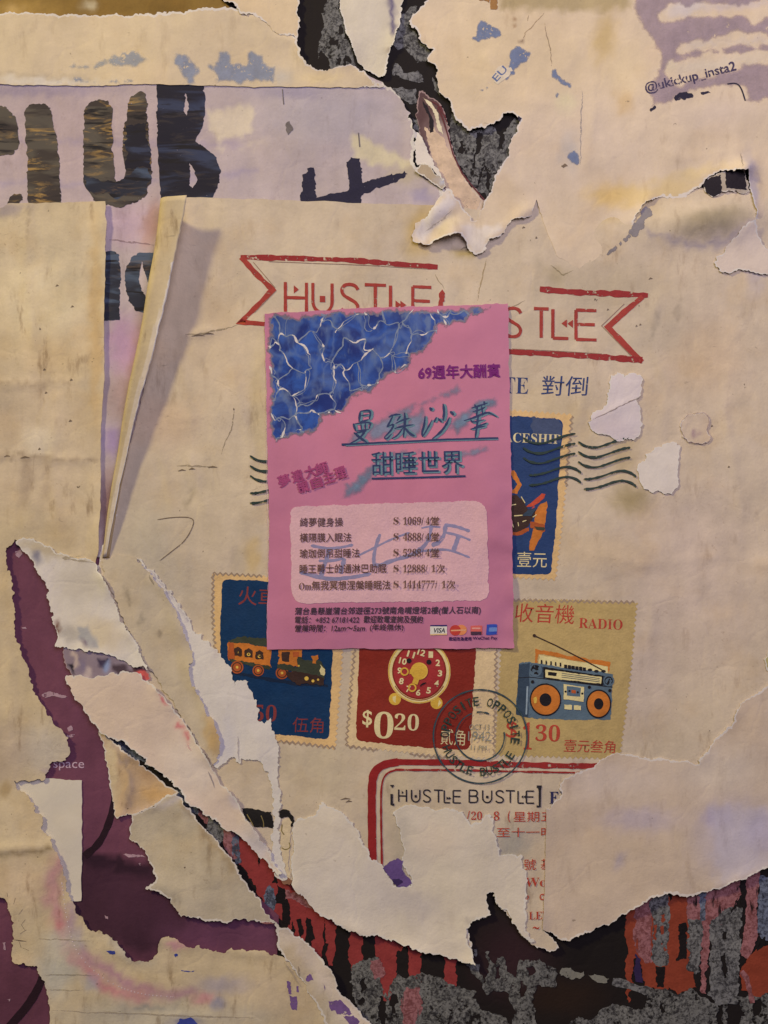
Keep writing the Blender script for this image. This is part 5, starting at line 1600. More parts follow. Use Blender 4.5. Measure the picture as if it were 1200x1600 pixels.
# white flakes left on the poster
for name, pts, lab, base in [
    ('paper_scrap', [(954, 586), (964, 582), (974, 590), (980, 586), (990, 583), (1002, 590), (1002, 606), (1000, 618), (993, 625), (1000, 645), (1003, 665), (999, 680), (990, 688), (976, 686), (968, 690), (956, 684), (940, 678), (926, 674), (918, 660), (925, 645), (940, 640), (948, 630), (950, 610)], 'white leftover scrap right of the blue title characters', (204, 184, 172)),
    ('paper_scrap', [(1034, 698), (1050, 690), (1062, 696), (1060, 716), (1058, 740), (1058, 762), (1048, 772), (1036, 772), (1030, 768), (1020, 770), (1005, 764), (998, 750), (995, 736), (998, 724), (1008, 718), (1008, 710), (1020, 704)], 'white leftover scrap right of the wavy postmark lines', (210, 188, 166)),
    ('paper_scrap', [(1064, 658), (1074, 648), (1086, 646), (1098, 645), (1106, 652), (1107, 662), (1103, 672), (1110, 682), (1106, 690), (1096, 694), (1085, 693), (1074, 691), (1068, 684), (1063, 672)], 'small round cream scrap with a dark rim', (196, 170, 140))]:
    small = 'round' in lab
    sh = Sheet(name, [('t', pts)], 10.0, M_white if not small else M_poster, base,
               ([('l', pts + [pts[0]], 1.8, (150, 118, 108), .8), ('e', 1085, 676, 6, 5, 0, (150, 118, 116), .8)] if small else [('l', [(918, 660), (960, 640), (1003, 618)], 1.6, (140, 118, 104), .7), ('e', 950, 670, 40, 18, 0, (194, 172, 162), .6)]),
               spacing=3, seed=len(lab), edgew=0.01 if small else 3, jag=1.2, lifts=[('bump', 960, 640, 40, 10, 1.5, -25)])
    tag(sh.o, lab, 'paper scrap', SCR)

# ------------------------------------------------------------------ left of the stamps: lifted flaps and torn layers
bare = Sheet('paper_scrap', [('t', [(214, 872), (222, 874), (236, 890), (252, 908), (268, 930), (284, 952), (298, 968), (304, 990), (316, 990), (328, 1006), (340, 1020), (352, 1032), (362, 1042), (364, 1062), (368, 1072), (372, 1062), (382, 1062), (394, 1080), (402, 1094), (406, 1108), (404, 1126), (414, 1130), (424, 1120), (430, 1150), (434, 1200), (437, 1250), (438, 1300), (441, 1340), (447, 1374), (436, 1372), (424, 1342), (427, 1300), (428, 1262), (425, 1240), (420, 1206), (404, 1188), (386, 1186), (374, 1193), (366, 1182), (352, 1192), (336, 1198), (320, 1150), (300, 1100), (280, 1060), (270, 1000), (262, 950), (230, 900)])], 9.6, M_white, (207, 190, 172),
             [('e', 360, 1100, 50, 60, 20, (204, 188, 172), .8), ('e', 356, 1160, 14, 40, 0, (196, 182, 184), .8), ('l', [(372, 1150), (374, 1190)], 3, (160, 144, 140), .7),
              ('e', 350, 1010, 14, 14, 40, (170, 150, 150), .6), ('l', [(214, 872), (252, 908), (298, 968)], 4, (150, 136, 140), .7)], [('edge', [(316, 990), (340, 1020), (364, 1042)], 1.0, 6)], spacing=4, seed=31, edgew=4, jag=2.2)  # last grey-violet line paints the shade beside the lifted flap
tag(bare.o, 'bare white torn layer left of the blue train stamp', 'paper scrap', SCR)

flap = Sheet('paper_flap', [('t', [(160, 876), (186, 866), (212, 870), (226, 888), (244, 908), (260, 930), (270, 948), (280, 968), (288, 990), (300, 1016), (302, 1034), (296, 1044), (298, 1060), (308, 1082), (318, 1098), (324, 1118), (336, 1128), (344, 1150), (344, 1172), (338, 1190), (330, 1196), (310, 1164), (284, 1120), (234, 1046), (196, 976), (164, 906)])], 11.0, M_poster, (186, 164, 132),
             [('e', 334, 1150, 12, 36, -10, (186, 146, 88), .8), ('e', 230, 920, 30, 50, 0, (178, 158, 130), .6), ('l', [(200, 920), (200, 944)], 4, (130, 114, 92), .6), ('l', [(226, 964), (214, 976)], 4, (132, 118, 98), .6), ('e', 247, 990, 5, 4, 0, (120, 104, 86), .7), ('e', 290, 1040, 10, 60, -20, (178, 154, 112), .5), ('l', [(234, 898), (242, 914)], 3, (130, 114, 92), .5)],
             [('edge', [(226, 888), (260, 930), (288, 990), (300, 1016), (296, 1044), (324, 1118), (344, 1160)], 3.2, 14)], spacing=4.5, seed=32, edgew=0)
tag(flap.o, 'lifted beige flap running down beside the bare white layer', 'paper flap', SCR)

white_l = Sheet('paper_scrap', [('t', [(26, 846), (44, 842), (66, 848), (86, 860), (104, 866), (126, 872), (142, 874), (150, 880), (153, 892), (164, 904), (172, 922), (182, 944), (188, 968), (198, 984), (214, 1000), (222, 1024), (232, 1046), (222, 1040), (210, 1042), (196, 1032), (170, 1022), (148, 1018), (116, 1014), (88, 1010),
                                       (90, 1000), (84, 976), (84, 962), (78, 940), (72, 914), (60, 896), (54, 880), (44, 866), (34, 858)])], 10.4, M_white, (206, 189, 168),
                [('e', 80, 915, 20, 40, 0, (206, 188, 176), .9), ('e', 130, 910, 40, 40, 0, (186, 168, 142), .8), ('e', 80, 858, 60, 14, 12, (178, 156, 122), .9), ('e', 58, 870, 8, 10, -30, (118, 110, 118), .9), ('e', 160, 990, 40, 26, 20, (196, 172, 134), .8), ('e', 106, 990, 22, 14, 0, (160, 146, 130), .8), ('p', [(122, 978), (138, 976), (150, 1000), (154, 1012), (136, 1012), (124, 1000)], 2.5, (158, 150, 142), .9),
                 ('e', 136, 1006, 9, 5, 20, (116, 96, 104), .9), ('p', [(80, 968), (98, 962), (101, 972), (84, 980)], 2, (166, 140, 124), .9), ('p', [(84, 980), (100, 973), (96, 982), (86, 990)], 2, (106, 62, 44), .95), ('l', [(90, 1010), (150, 1016), (200, 1034)], 4, (200, 182, 158), .8), ('l', [(130, 868), (100, 872), (150, 880)], 3, (150, 130, 100), .5)],
                [('edge', [(164, 904), (182, 944), (198, 984), (222, 1024), (232, 1046)], 5.0, 14), ('edge', [(88, 1010), (148, 1018), (210, 1042)], 3, 10)], spacing=4, seed=33, edgew=4, jag=1.6)
tag(white_l.o, 'crumpled whitish scrap over the top of the maroon poster', 'paper scrap', SCR)

bits = Sheet('picture_scrap', [('t', [(100, 1008), (150, 1010), (214, 1034), (230, 1046), (236, 1062), (222, 1066), (200, 1056), (170, 1058), (140, 1062), (116, 1058), (104, 1040)])], 9.2, M_tusk, (132, 112, 114),
             [('p', [(104, 1036), (114, 1034), (116, 1056), (106, 1050)], 2, (34, 28, 36), .95), ('e', 128, 1040, 8, 16, 0, (120, 104, 118), .9), ('p', [(116, 1016), (122, 1016), (122, 1050), (116, 1050)], 1.5, (186, 160, 140), .8), ('p', [(154, 1030), (170, 1030), (164, 1044), (156, 1040)], 2, (56, 44, 62), .95), ('e', 168, 1042, 6, 8, 0, (134, 142, 164), .9),
              ('p', [(176, 1038), (212, 1046), (220, 1050), (200, 1052), (180, 1048)], 2, (62, 44, 48), .9), ('p', [(210, 1036), (222, 1034), (230, 1048), (216, 1052)], 2, (70, 42, 42), .95), ('p', [(214, 1052), (230, 1048), (236, 1060), (226, 1064)], 2, (196, 84, 72), .95), ('e', 138, 1052, 6, 8, 0, (190, 166, 150), .7)], spacing=3, seed=34, edgew=2, jag=1.2)
tag(bits.o, 'strip of dark purple picture fragments under the whitish scrap', 'paper scrap', SCR)

beige = Sheet('paper_sheet', [('t', [(104, 1056), (140, 1058), (170, 1054), (200, 1048), (216, 1050), (232, 1062), (246, 1076), (262, 1096), (282, 1118), (298, 1140), (310, 1162), (326, 1186), (338, 1208), (344, 1222), (362, 1236), (374, 1254), (388, 1280), (398, 1294), (412, 1316), (424, 1330), (430, 1346), (442, 1362), (436, 1366), (420, 1352), (404, 1336),
                                     (384, 1312), (372, 1302), (352, 1294), (338, 1280), (318, 1266), (290, 1248), (276, 1228), (256, 1208), (236, 1196), (214, 1174), (196, 1158), (176, 1152), (160, 1146), (150, 1130), (132, 1106), (118, 1090), (106, 1068)])], 12.0, M_white, (206, 178, 150),
              [('e', 180, 1110, 70, 50, 30, (208, 178, 148), .8), ('e', 300, 1200, 50, 40, 50, (208, 184, 160), .8), ('e', 400, 1320, 30, 40, 50, (204, 186, 174), .9), ('l', [(252, 1082), (262, 1096)], 4, (196, 104, 102), .95), ('l', [(281, 1126), (284, 1136)], 4, (196, 104, 102), .95), ('l', [(288, 1148), (290, 1156)], 4, (196, 104, 102), .95), ('l', [(294, 1162), (300, 1172)], 3, (200, 150, 142), .7),
               ('l', [(326, 1204), (330, 1212), (336, 1230)], 2.5, (110, 100, 112), .8), ('e', 370, 1250, 14, 10, 40, (200, 180, 168), .8)],
              [('edge', [(246, 1076), (282, 1118), (326, 1186), (362, 1236), (398, 1294), (442, 1362)], 4.5, 14), ('edge', [(176, 1152), (236, 1196), (290, 1248), (352, 1294)], 2.0, 8)], spacing=4.5, seed=35, edgew=4, jag=1.8)
tag(beige.o, 'long diagonal pinkish cream strip from the maroon poster down to the small figure', 'paper strip')

tri_s = Sheet('paper_scrap', [('t', [(154, 1142), (166, 1150), (182, 1164), (200, 1176), (216, 1186), (236, 1206), (252, 1220), (266, 1230), (280, 1238), (266, 1246), (250, 1256), (236, 1262), (206, 1274), (198, 1272), (190, 1276), (182, 1280), (178, 1270), (174, 1240), (168, 1200), (162, 1170)])], 6.0, M_left, (196, 162, 122),
              [('e', 172, 1210, 12, 60, -4, (204, 178, 136), 1), ('l', [(180, 1166), (194, 1192), (206, 1222), (202, 1238), (194, 1270)], 5, (150, 130, 124), .5), ('e', 240, 1240, 24, 14, -10, (198, 154, 98), .9), ('e', 236, 1210, 16, 16, 0, (180, 140, 100), .7), ('e', 212, 1266, 30, 6, -12, (202, 170, 140), .7)],
              [('edge', [(182, 1164), (200, 1200), (204, 1230), (194, 1272)], 5, 10), ('edge', [(200, 1176), (236, 1206), (280, 1238)], 3, 8)], spacing=3, seed=36, edgew=4, jag=1.4)
tag(tri_s.o, 'triangular ochre stained scrap at the edge of the maroon poster', 'paper scrap', SCR)

lower = Sheet('paper_sheet', [('t', [(206, 1274), (222, 1268), (240, 1260), (252, 1248), (264, 1240), (276, 1238), (286, 1246), (288, 1256), (300, 1268), (312, 1284), (330, 1302), (346, 1322), (358, 1334), (370, 1350), (378, 1366), (388, 1384), (400, 1400), (412, 1418), (428, 1436), (446, 1448), (470, 1466), (492, 1482), (512, 1508), (522, 1522), (526, 1544), (546, 1560), (566, 1586), (590, 1612), (610, 1660)]),
                              ('t', [(530, 1660), (512, 1600), (496, 1572), (478, 1540), (462, 1514), (446, 1500), (434, 1480), (431, 1440), (404, 1438), (380, 1434), (340, 1438), (300, 1432), (280, 1426), (268, 1410), (268, 1402), (250, 1392), (228, 1388), (236, 1380), (244, 1374), (240, 1358), (232, 1344), (228, 1330), (216, 1318), (202, 1310), (204, 1290)])], 9.4, M_left, (182, 162, 132),
              [('e', 290, 1340, 60, 60, 30, (186, 164, 130), .7), ('e', 300, 1270, 20, 12, 30, (198, 180, 154), .7), ('e', 268, 1250, 22, 8, -30, (200, 182, 168), .8), ('l', [(290, 1256), (330, 1310), (366, 1356)], 6, (160, 126, 78), .5), ('l', [(436, 1450), (480, 1490), (512, 1530), (550, 1580), (590, 1640)], 20, (206, 182, 156), .95), ('e', 440, 1500, 20, 20, 0, (184, 158, 122), .9),
               ('l', [(456, 1480), (470, 1510), (500, 1560)], 8, (190, 164, 128), .6), ('l', [(444, 1500), (470, 1540)], 3, (160, 140, 120), .5), ('e', 260, 1395, 40, 10, 20, (160, 144, 120), .6), ('l', [(466, 1508), (470, 1528)], 3, (130, 110, 92), .7), ('l', [(408, 1440), (428, 1442)], 3, (204, 130, 116), .7)],
              [('edge', [(288, 1256), (330, 1302), (370, 1350), (400, 1400), (446, 1448), (512, 1508), (566, 1586)], 2.4, 10), ('edge', [(206, 1274), (240, 1260), (276, 1238)], 3, 10)], spacing=5, seed=37, edgew=5)
p = Print(lower, each=True)
for q in [[(478, 1528), (484, 1520), (490, 1530), (480, 1532)], [(514, 1562), (530, 1560), (546, 1574), (550, 1582), (536, 1584), (518, 1578)], [(536, 1586), (552, 1584), (562, 1594), (560, 1606), (546, 1598)], [(504, 1534), (508, 1540), (506, 1548)]]:
    p.poly(q, I_purple, 1.2, dz=False)
p.build('purple_remnant', lower.o)
tag(lower.o, 'beige torn sheet between dark maroon and red paint runs, ending in a white strip', 'paper sheet')

# ------------------------------------------------------------------ blank torn sheets at the foot
mid = Sheet('paper_sheet', [('t', [(456, 1296), (462, 1284), (466, 1278), (480, 1278), (494, 1272), (498, 1258), (504, 1252), (516, 1260), (526, 1264), (538, 1272), (546, 1282), (552, 1284), (562, 1302), (572, 1322), (578, 1338), (590, 1346), (600, 1356), (610, 1372), (622, 1386), (642, 1384), (644, 1374), (634, 1360), (628, 1346), (632, 1330), (626, 1310), (620, 1290), (612, 1272), (624, 1262),
                                   (650, 1258), (680, 1266), (700, 1262), (722, 1266), (728, 1278), (736, 1288), (748, 1284), (764, 1270), (772, 1278), (770, 1300), (776, 1320), (784, 1336), (800, 1334), (816, 1336), (822, 1360), (822, 1400), (820, 1452), (834, 1470), (826, 1469), (812, 1455), (798, 1432), (774, 1409), (772, 1394), (760, 1396),
                                   (762, 1412), (767, 1428), (756, 1432), (740, 1438), (728, 1450), (730, 1466), (738, 1486), (742, 1505), (728, 1503), (712, 1497), (690, 1492), (660, 1486), (640, 1476), (618, 1470), (596, 1464), (578, 1462), (556, 1454), (540, 1450), (520, 1438), (500, 1430), (486, 1414), (470, 1394), (458, 1384), (455, 1350), (460, 1320)])], 9.6, M_white, (206, 186, 158),
            [('e', 540, 1380, 80, 60, 20, (208, 188, 166), .8), ('e', 700, 1400, 60, 60, 0, (210, 186, 156), .8), ('e', 640, 1410, 50, 24, 20, (176, 160, 146), .6), ('e', 520, 1330, 60, 40, 0, (204, 184, 158), .6), ('e', 680, 1310, 40, 30, 0, (206, 182, 152), .7), ('e', 630, 1300, 14, 40, 0, (160, 148, 132), .35), ('e', 735, 1440, 10, 6, 0, (150, 136, 120), .6), ('l', [(470, 1280), (540, 1300), (580, 1340)], 6, (198, 178, 150), .5)],
            [('edge', [(458, 1384), (500, 1430), (578, 1462), (660, 1486), (742, 1505)], 3.0, 12), ('edge', [(728, 1450), (742, 1505)], 2, 8)], spacing=5, seed=41, edgew=4)
p = Print(mid, .05)
p.poly([(598, 1356), (606, 1348), (622, 1340), (630, 1344), (628, 1358), (640, 1372), (644, 1380), (638, 1384), (624, 1386), (612, 1374)], ink('violet_print_remnant', (98, 72, 112), .03, .3, size=8), .8)
p.poly([(612, 1374), (624, 1372), (630, 1378), (620, 1386)], ink('deep_violet_print', (56, 40, 72), .1, .2, size=5), .6)
p.build('violet_remnant', mid.o)
tag(mid.o, 'white torn sheet below the red frame with a violet remnant on its edge', 'paper sheet')

rlow = Sheet('paper_sheet', [('c', [(853, 1262), (852, 1340), (850, 1400), (847, 1450)]),
                             ('t', [(854, 1454), (866, 1460), (876, 1467), (890, 1468), (900, 1461), (918, 1455), (936, 1447), (952, 1443), (964, 1433), (984, 1420), (1004, 1408), (1022, 1400), (1044, 1394), (1060, 1398), (1076, 1399), (1094, 1394), (1110, 1391), (1130, 1384), (1152, 1373), (1176, 1364), (1200, 1354), (1260, 1330)]),
                             ('c', [(1260, 1050)]), ('t', [(1200, 1068), (1190, 1076), (1178, 1084), (1164, 1092), (1154, 1104), (1148, 1114), (1146, 1126), (1138, 1134), (1124, 1146), (1114, 1156), (1108, 1168), (1098, 1180), (1092, 1190), (1070, 1188), (1040, 1186), (1010, 1184), (985, 1178), (968, 1177), (952, 1180), (940, 1186), (930, 1194), (914, 1202), (900, 1206), (886, 1214),
                                     (876, 1222), (877, 1236), (872, 1248), (862, 1257)])], 9.8, M_blank, (192, 166, 137),
             [('e', 980, 1330, 90, 80, 0, (192, 165, 134), .8), ('e', 1150, 1310, 60, 60, 0, (176, 160, 162), .8), ('e', 1000, 1280, 60, 22, 0, (180, 160, 158), .7), ('e', 1120, 1276, 24, 16, 0, (158, 142, 158), .7), ('e', 970, 1345, 10, 14, 20, (160, 144, 146), .6), ('e', 1190, 1300, 30, 30, 0, (152, 138, 164), .8), ('p', [(1110, 1262), (1240, 1262), (1240, 1345), (1120, 1380)], 8, (184, 168, 164), .6),
              ('e', 960, 1220, 80, 30, 0, (206, 182, 158), .6), ('e', 1120, 1200, 60, 40, 0, (202, 180, 154), .7)],
             [('edge', [(1092, 1190), (1124, 1146), (1164, 1092), (1200, 1068)], 2.0, 8), ('edge', [(886, 1214), (940, 1186)], 1.5, 8), ('edge', [(890, 1468), (952, 1443), (1022, 1400), (1076, 1399), (1152, 1373), (1200, 1354)], 2.0, 9), ('edge', [(853, 1262), (847, 1450)], 1.5, 8)], spacing=5.5, seed=42, edgew=4)
tag(rlow.o, 'large blank cream sheet at the lower right with a straight left edge and torn foot', 'paper sheet')
chip = Sheet('paper_scrap', [('t', [(1192, 1030), (1198, 1020), (1230, 1014), (1230, 1050), (1198, 1048)])], 9.8, M_poster, (172, 156, 100), spacing=4, seed=43, edgew=3)
tag(chip.o, 'small olive scrap at the right side above the lower blank sheet', 'paper scrap', SCR)

# ------------------------------------------------------------------ the pink flyer
FC = [(414, 491), (793, 475), (797, 640), (803, 1012), (418, 1014), (420, 850)]
flyer = Sheet('flyer', [('c', [(414, 491), (440, 488), (480, 488), (520, 485), (560, 482), (620, 481), (700, 478), (793, 475), (795, 560), (797, 700), (800, 860), (803, 1012), (700, 1013), (560, 1013), (418, 1014), (418, 960), (420, 900), (421, 850), (421, 830), (419, 740), (417, 620)])], 10.8, M_pink, (186, 112, 127),
              [('e', 620, 560, 160, 120, 0, (187, 112, 124), .8), ('e', 640, 700, 120, 80, 0, (188, 111, 122), .7), ('e', 770, 900, 60, 200, 0, (172, 104, 120), .7), ('e', 600, 985, 160, 40, 0, (174, 102, 120), .6), ('e', 440, 800, 30, 200, 0, (178, 106, 120), .6), ('l', [(415, 500), (420, 850), (418, 1010)], 1.5, (206, 168, 176), .6)],
              [('edge', [(797, 800), (803, 1012)], 4.0, 40), ('edge', [(700, 1013), (803, 1012)], 2.0, 26), ('edge', [(414, 491), (560, 482)], 1.5, 14), ('edge', [(420, 840), (418, 1010)], 1.0, 20)], spacing=7, seed=51, edgew=2)
p = Print(flyer)
p.poly([(416, 492), (440, 489), (480, 489), (560, 483), (640, 481), (700, 479), (777, 477), (768, 486), (755, 494), (738, 497), (730, 508), (712, 508), (690, 512), (684, 520), (682, 536), (664, 553), (646, 560), (644, 574), (640, 582), (620, 585), (605, 592), (594, 606), (585, 614), (562, 619), (550, 631), (540, 648), (526, 654), (506, 652),
        (502, 664), (500, 676), (482, 682), (455, 686), (440, 694), (422, 700), (418, 640)], water_mat(), 2.2, soft=16)
o = p.build('water_picture', flyer.o)
p = Print(flyer, .25)
Wt = ink('white_caustic_print', (202, 186, 168), 0.16, .25, size=5)
Wb = ink('pale_blue_caustic_print', (132, 138, 148), 0.22, .3, size=6, opac=.75)
WATER = [(418, 495), (480, 491), (560, 486), (640, 484), (700, 482), (768, 480), (752, 490), (736, 494), (726, 505), (686, 510), (680, 532), (662, 549), (642, 556), (636, 578), (604, 588), (590, 604), (560, 614), (548, 630), (536, 646), (504, 648), (498, 672), (456, 680), (424, 694)]
rw = random.Random(23)
seeds = []
for gy in range(-2, 8):
    for gx in range(-2, 14):
        seeds.append((404 + gx * 30 + (gy % 2) * 15 + rw.gauss(0, 12), 476 + gy * 40 + rw.gauss(0, 14)))
_r = geometry.delaunay_2d_cdt(seeds, [], [], 0, 1e-5)
cc, em = [], {}
for fi, t3 in enumerate(_r[2]):
    (ax, ay), (bx, by), (qx, qy) = [(_r[0][k][0], _r[0][k][1]) for k in t3]
    gx_, gy_ = (ax + bx + qx) / 3, (ay + by + qy) / 3
    d = 2 * (ax * (by - qy) + bx * (qy - ay) + qx * (ay - by)) or 1
    ux = ((ax * ax + ay * ay) * (by - qy) + (bx * bx + by * by) * (qy - ay) + (qx * qx + qy * qy) * (ay - by)) / d
    uy = ((ax * ax + ay * ay) * (qx - bx) + (bx * bx + by * by) * (ax - qx) + (qx * qx + qy * qy) * (bx - ax)) / d
    cc.append((gx_ * .35 + ux * .65, gy_ * .35 + uy * .65))
    for k in range(3):
        em.setdefault(tuple(sorted((t3[k], t3[(k + 1) % 3]))), []).append(fi)
spark = []
for fs in em.values():
    if len(fs) < 2:
        continue
    a, b = cc[fs[0]], cc[fs[1]]
    L = math.dist(a, b)
    if L < 3 or L > 80 or rw.random() < .10:
        continue
    m = ((a[0] + b[0]) / 2 + rw.uniform(-.34, .34) * (b[1] - a[1]), (a[1] + b[1]) / 2 + rw.uniform(-.34, .34) * (a[0] - b[0]))
    q = resample(smooth([a, m, b], 2), 3)
    q = [(x + 3.2 * float(WX(x, y)), y + 3.2 * float(WY(x, y))) for x, y in q]
    ok = inside(np.array([k[0] for k in q]), np.array([k[1] for k in q]), [WATER])
    run = []
    for pt, s in list(zip(q, ok)) + [(None, False)]:
        if s:
            run.append(pt)
        else:
            if len(run) > 2:
                p.stroke(run, rw.uniform(0.8, 2.4), Wb, vary=.5, step=3, dz=False)
                if rw.random() < .62:
                    n = max(3, int(len(run) * rw.uniform(.35, .8)))
                    spark.append((run[:n] if rw.random() < .5 else run[-n:], rw.uniform(1.8, 4.6)))
                if rw.random() < .45:
                    ox_, oy_ = rw.uniform(-7, 7), rw.uniform(-7, 7)
                    p.stroke([(k[0] + ox_ * math.sin(3.14 * n_ / len(run)), k[1] + oy_ * math.sin(3.14 * n_ / len(run))) for n_, k in enumerate(run)], 1.1, Wb, vary=.4, step=3, dz=False)
            run = []
p.eps += .06
for q, w in spark:
    p.stroke(q, w, Wt, vary=.3, taper=.6, step=3, dz=False)
p.build('caustic_lines', o)
T_wash = ink('teal_wash_print', (126, 126, 138), 0.10, .3, size=16, soft=1.0, opac=.9)
T_wash2 = ink('teal_deep_wash_print', (110, 124, 136), 0.16, .3, size=14, soft=1.0, opac=.9)
p = Print(flyer, .15)
p.poly([(536, 690), (560, 668), (590, 652), (620, 636), (650, 624), (690, 606), (712, 594), (724, 600), (724, 618), (700, 628), (668, 636), (650, 650), (640, 670), (620, 686), (580, 694), (540, 700)], T_wash, 3, soft=16)
p.poly([(640, 640), (668, 634), (672, 660), (650, 690), (620, 696), (630, 660)], T_wash, 3, soft=14)
p.poly([(694, 664), (712, 644), (736, 630), (760, 616), (778, 616), (782, 630), (764, 644), (740, 654), (730, 672), (708, 682), (696, 676)], T_wash2, 3, soft=14)
p.poly([(528, 784), (534, 764), (550, 748), (566, 730), (584, 714), (612, 704), (660, 696), (676, 702), (664, 712), (620, 720), (604, 736), (588, 752), (570, 768), (548, 782)], T_wash2, 3, soft=13)
p.poly([(680, 712), (716, 702), (740, 696), (762, 694), (768, 704), (750, 714), (720, 718), (690, 722)], T_wash, 3, soft=12)
p.build('brush_wash', flyer.o)
F_pur = ink('magenta_purple_ink', (112, 30, 94), 0.05, .12, size=3)
F_teal = ink('dark_teal_ink', (46, 54, 82), 0.05, .2, size=5)
F_teal2 = ink('teal_shadow_ink', (94, 120, 122), 0.10, .2, size=5)
F_rose = ink('deep_rose_ink', (150, 62, 96), 0.03, .12, size=5)
F_brn = ink('brown_text_ink', (96, 66, 58), 0.03, .25, size=4)
F_blu = ink('blue_brush_ink', (138, 128, 148), 0.04, .2, size=7, opac=.85)
F_olv = ink('dark_olive_text_ink', (70, 50, 58), 0.03, .2, size=4)
F_pan = ink('pale_pink_panel_print', (204, 156, 150), 0.0, .06)
p = Print(flyer, .34)
p.text('69週年大酬賓', 654, 593.5, 127, 21, F_pur, rot=-1.8, fat=1.3)
p.build('lettering', flyer.o, 'purple anniversary line')
p = Print(flyer, .34)
brush = [  # each stroke: points, width
    # first character
    ([(563, 643), (561, 660)], 3.6), ([(563, 643), (580, 641), (577, 656)], 3.6), ([(564, 650), (576, 648)], 2.4), ([(562, 660), (576, 656)], 3), ([(552, 662), (556, 674)], 3.4), ([(553, 663), (580, 659), (577, 670)], 3.2), ([(564, 662), (565, 672)], 2.4), ([(571, 661), (571, 671)], 2.4), ([(556, 674), (577, 671)], 2.6),
    ([(553, 678), (566, 675), (572, 672), (562, 686), (545, 694)], 3.6), ([(553, 676), (562, 684), (574, 692)], 4.2),
    # second
    ([(607, 652), (616, 648), (626, 648)], 3.0), ([(614, 650), (608, 662), (604, 668)], 3.0), ([(604, 668), (616, 662), (612, 672), (600, 684)], 3.4), ([(600, 684), (604, 687), (612, 678)], 2.6), ([(626, 650), (620, 658)], 3), ([(618, 662), (630, 656), (640, 654)], 3.2), ([(616, 670), (630, 666), (646, 664)], 3.4), ([(632, 645), (633, 660), (630, 684)], 4.2), ([(630, 668), (622, 680), (612, 686)], 2.8), ([(632, 668), (640, 678), (648, 682)], 4.4),
    # third
    ([(671, 637), (675, 642)], 4.4), ([(664, 650), (663, 664), (659, 676), (660, 683)], 3.8), ([(660, 683), (668, 670), (675, 656)], 2.6), ([(692, 631), (694, 644), (692, 658)], 4.2), ([(682, 652), (678, 660)], 3), ([(684, 654), (690, 660)], 3), ([(703, 643), (709, 649)], 4.4), ([(702, 652), (697, 664), (688, 676), (675, 686)], 4.0),
    # fourth
    ([(741, 632), (745, 640)], 3.4), ([(756, 627), (757, 634)], 3.4), ([(736, 638), (750, 634), (762, 630)], 3.0), ([(738, 644), (752, 640), (758, 636)], 3.0), ([(746, 634), (744, 652)], 2.8), ([(752, 634), (754, 650)], 2.8), ([(724, 658), (740, 653), (752, 648), (762, 644), (776, 652)], 3.8), ([(735, 655), (737, 661), (756, 656)], 2.8), ([(740, 668), (756, 663), (760, 661)], 2.8), ([(734, 671), (748, 668), (758, 666)], 3.0), ([(747, 648), (745, 665), (742, 685)], 3.8)]
for pts, w in brush:
    p.stroke([(x + 2.6, y + .6) for x, y in smooth(pts, 2)], w + 1.6, F_teal2, vary=.15, taper=.3, dz=False)
p.eps += .04
for pts, w in brush:
    p.stroke(smooth(pts, 2), w * .92, F_teal, vary=.2, taper=.35, dz=False)
p.eps += .04
p.stroke([(534, 695), (620, 691), (700, 687), (778, 685)], 3.4, F_teal)
p.stroke([(540, 697), (700, 689), (778, 687)], 1.4, F_teal2)
p.build('lettering', flyer.o, 'large brush style title')
p = Print(flyer, .34)
p.text('甜睡世界', 583.5, 744, 142, 36, F_teal2, rot=-1.3, fat=1.2)
p.text('甜睡世界', 581, 742.5, 142, 36, F_teal, rot=-1.3, join=True)
p.stroke([(581, 748), (660, 746), (727, 744)], 3, F_teal)
p.build('lettering', flyer.o, 'second title in square characters')
p = Print(flyer, .34)
for ch, x, y in [('夢', 438, 762), ('遺', 459, 755), ('大', 479, 748), ('師', 497, 743)]:
    p.text(ch, x, y, 18, 18, F_rose, rot=-16, fat=1.4)
for ch, x, y in [('親', 468, 771), ('自', 489, 764), ('主', 508, 756), ('理', 526, 749)]:
    p.text(ch, x, y, 17, 17, F_rose, rot=-16, fat=1.4)
p.build('lettering', flyer.o, 'two slanted rose coloured lines')
p = Print(flyer, .18)
p.poly(rrect([(454, 792), (600, 786), (752, 782), (760, 800), (764, 938), (600, 940), (466, 942), (456, 930)], [12, 0, 14, 0, 18, 0, 10, 12]), F_pan, .5)
pan = p.build('price_panel', flyer.o)
p = Print(flyer, .42)
for pts, w in [([(486, 852), (510, 857), (530, 856), (552, 851)], 3.6), ([(514, 856), (512, 870), (506, 885), (502, 900)], 5.5), ([(498, 876), (520, 876), (538, 872)], 3.2), ([(538, 872), (536, 882), (532, 896)], 5.0), ([(468, 893), (490, 900), (520, 904), (550, 902), (580, 896)], 4.6), ([(496, 902), (520, 905), (545, 903)], 4),
               ([(594, 834), (588, 850), (584, 868), (584, 882), (590, 884), (612, 876), (640, 868), (662, 858)], 4.6), ([(560, 868), (584, 856), (612, 842), (640, 832)], 2.6),
               ([(658, 825), (672, 822), (688, 824)], 2.4), ([(674, 820), (672, 834), (668, 846), (660, 856), (648, 862)], 4.6), ([(648, 862), (668, 860), (690, 858), (706, 860), (734, 871)], 2.8), ([(694, 820), (712, 822), (734, 830)], 4), ([(696, 820), (694, 836), (686, 848), (674, 852)], 5.0), ([(696, 832), (716, 836), (735, 844)], 2.8), ([(716, 838), (712, 850), (708, 860)], 6.0)]:
    p.stroke(smooth(pts, 2), w * 1.25, F_blu, vary=.25, taper=.08, dz=False)
p.build('brush_characters', pan)
p = Print(flyer, .75)
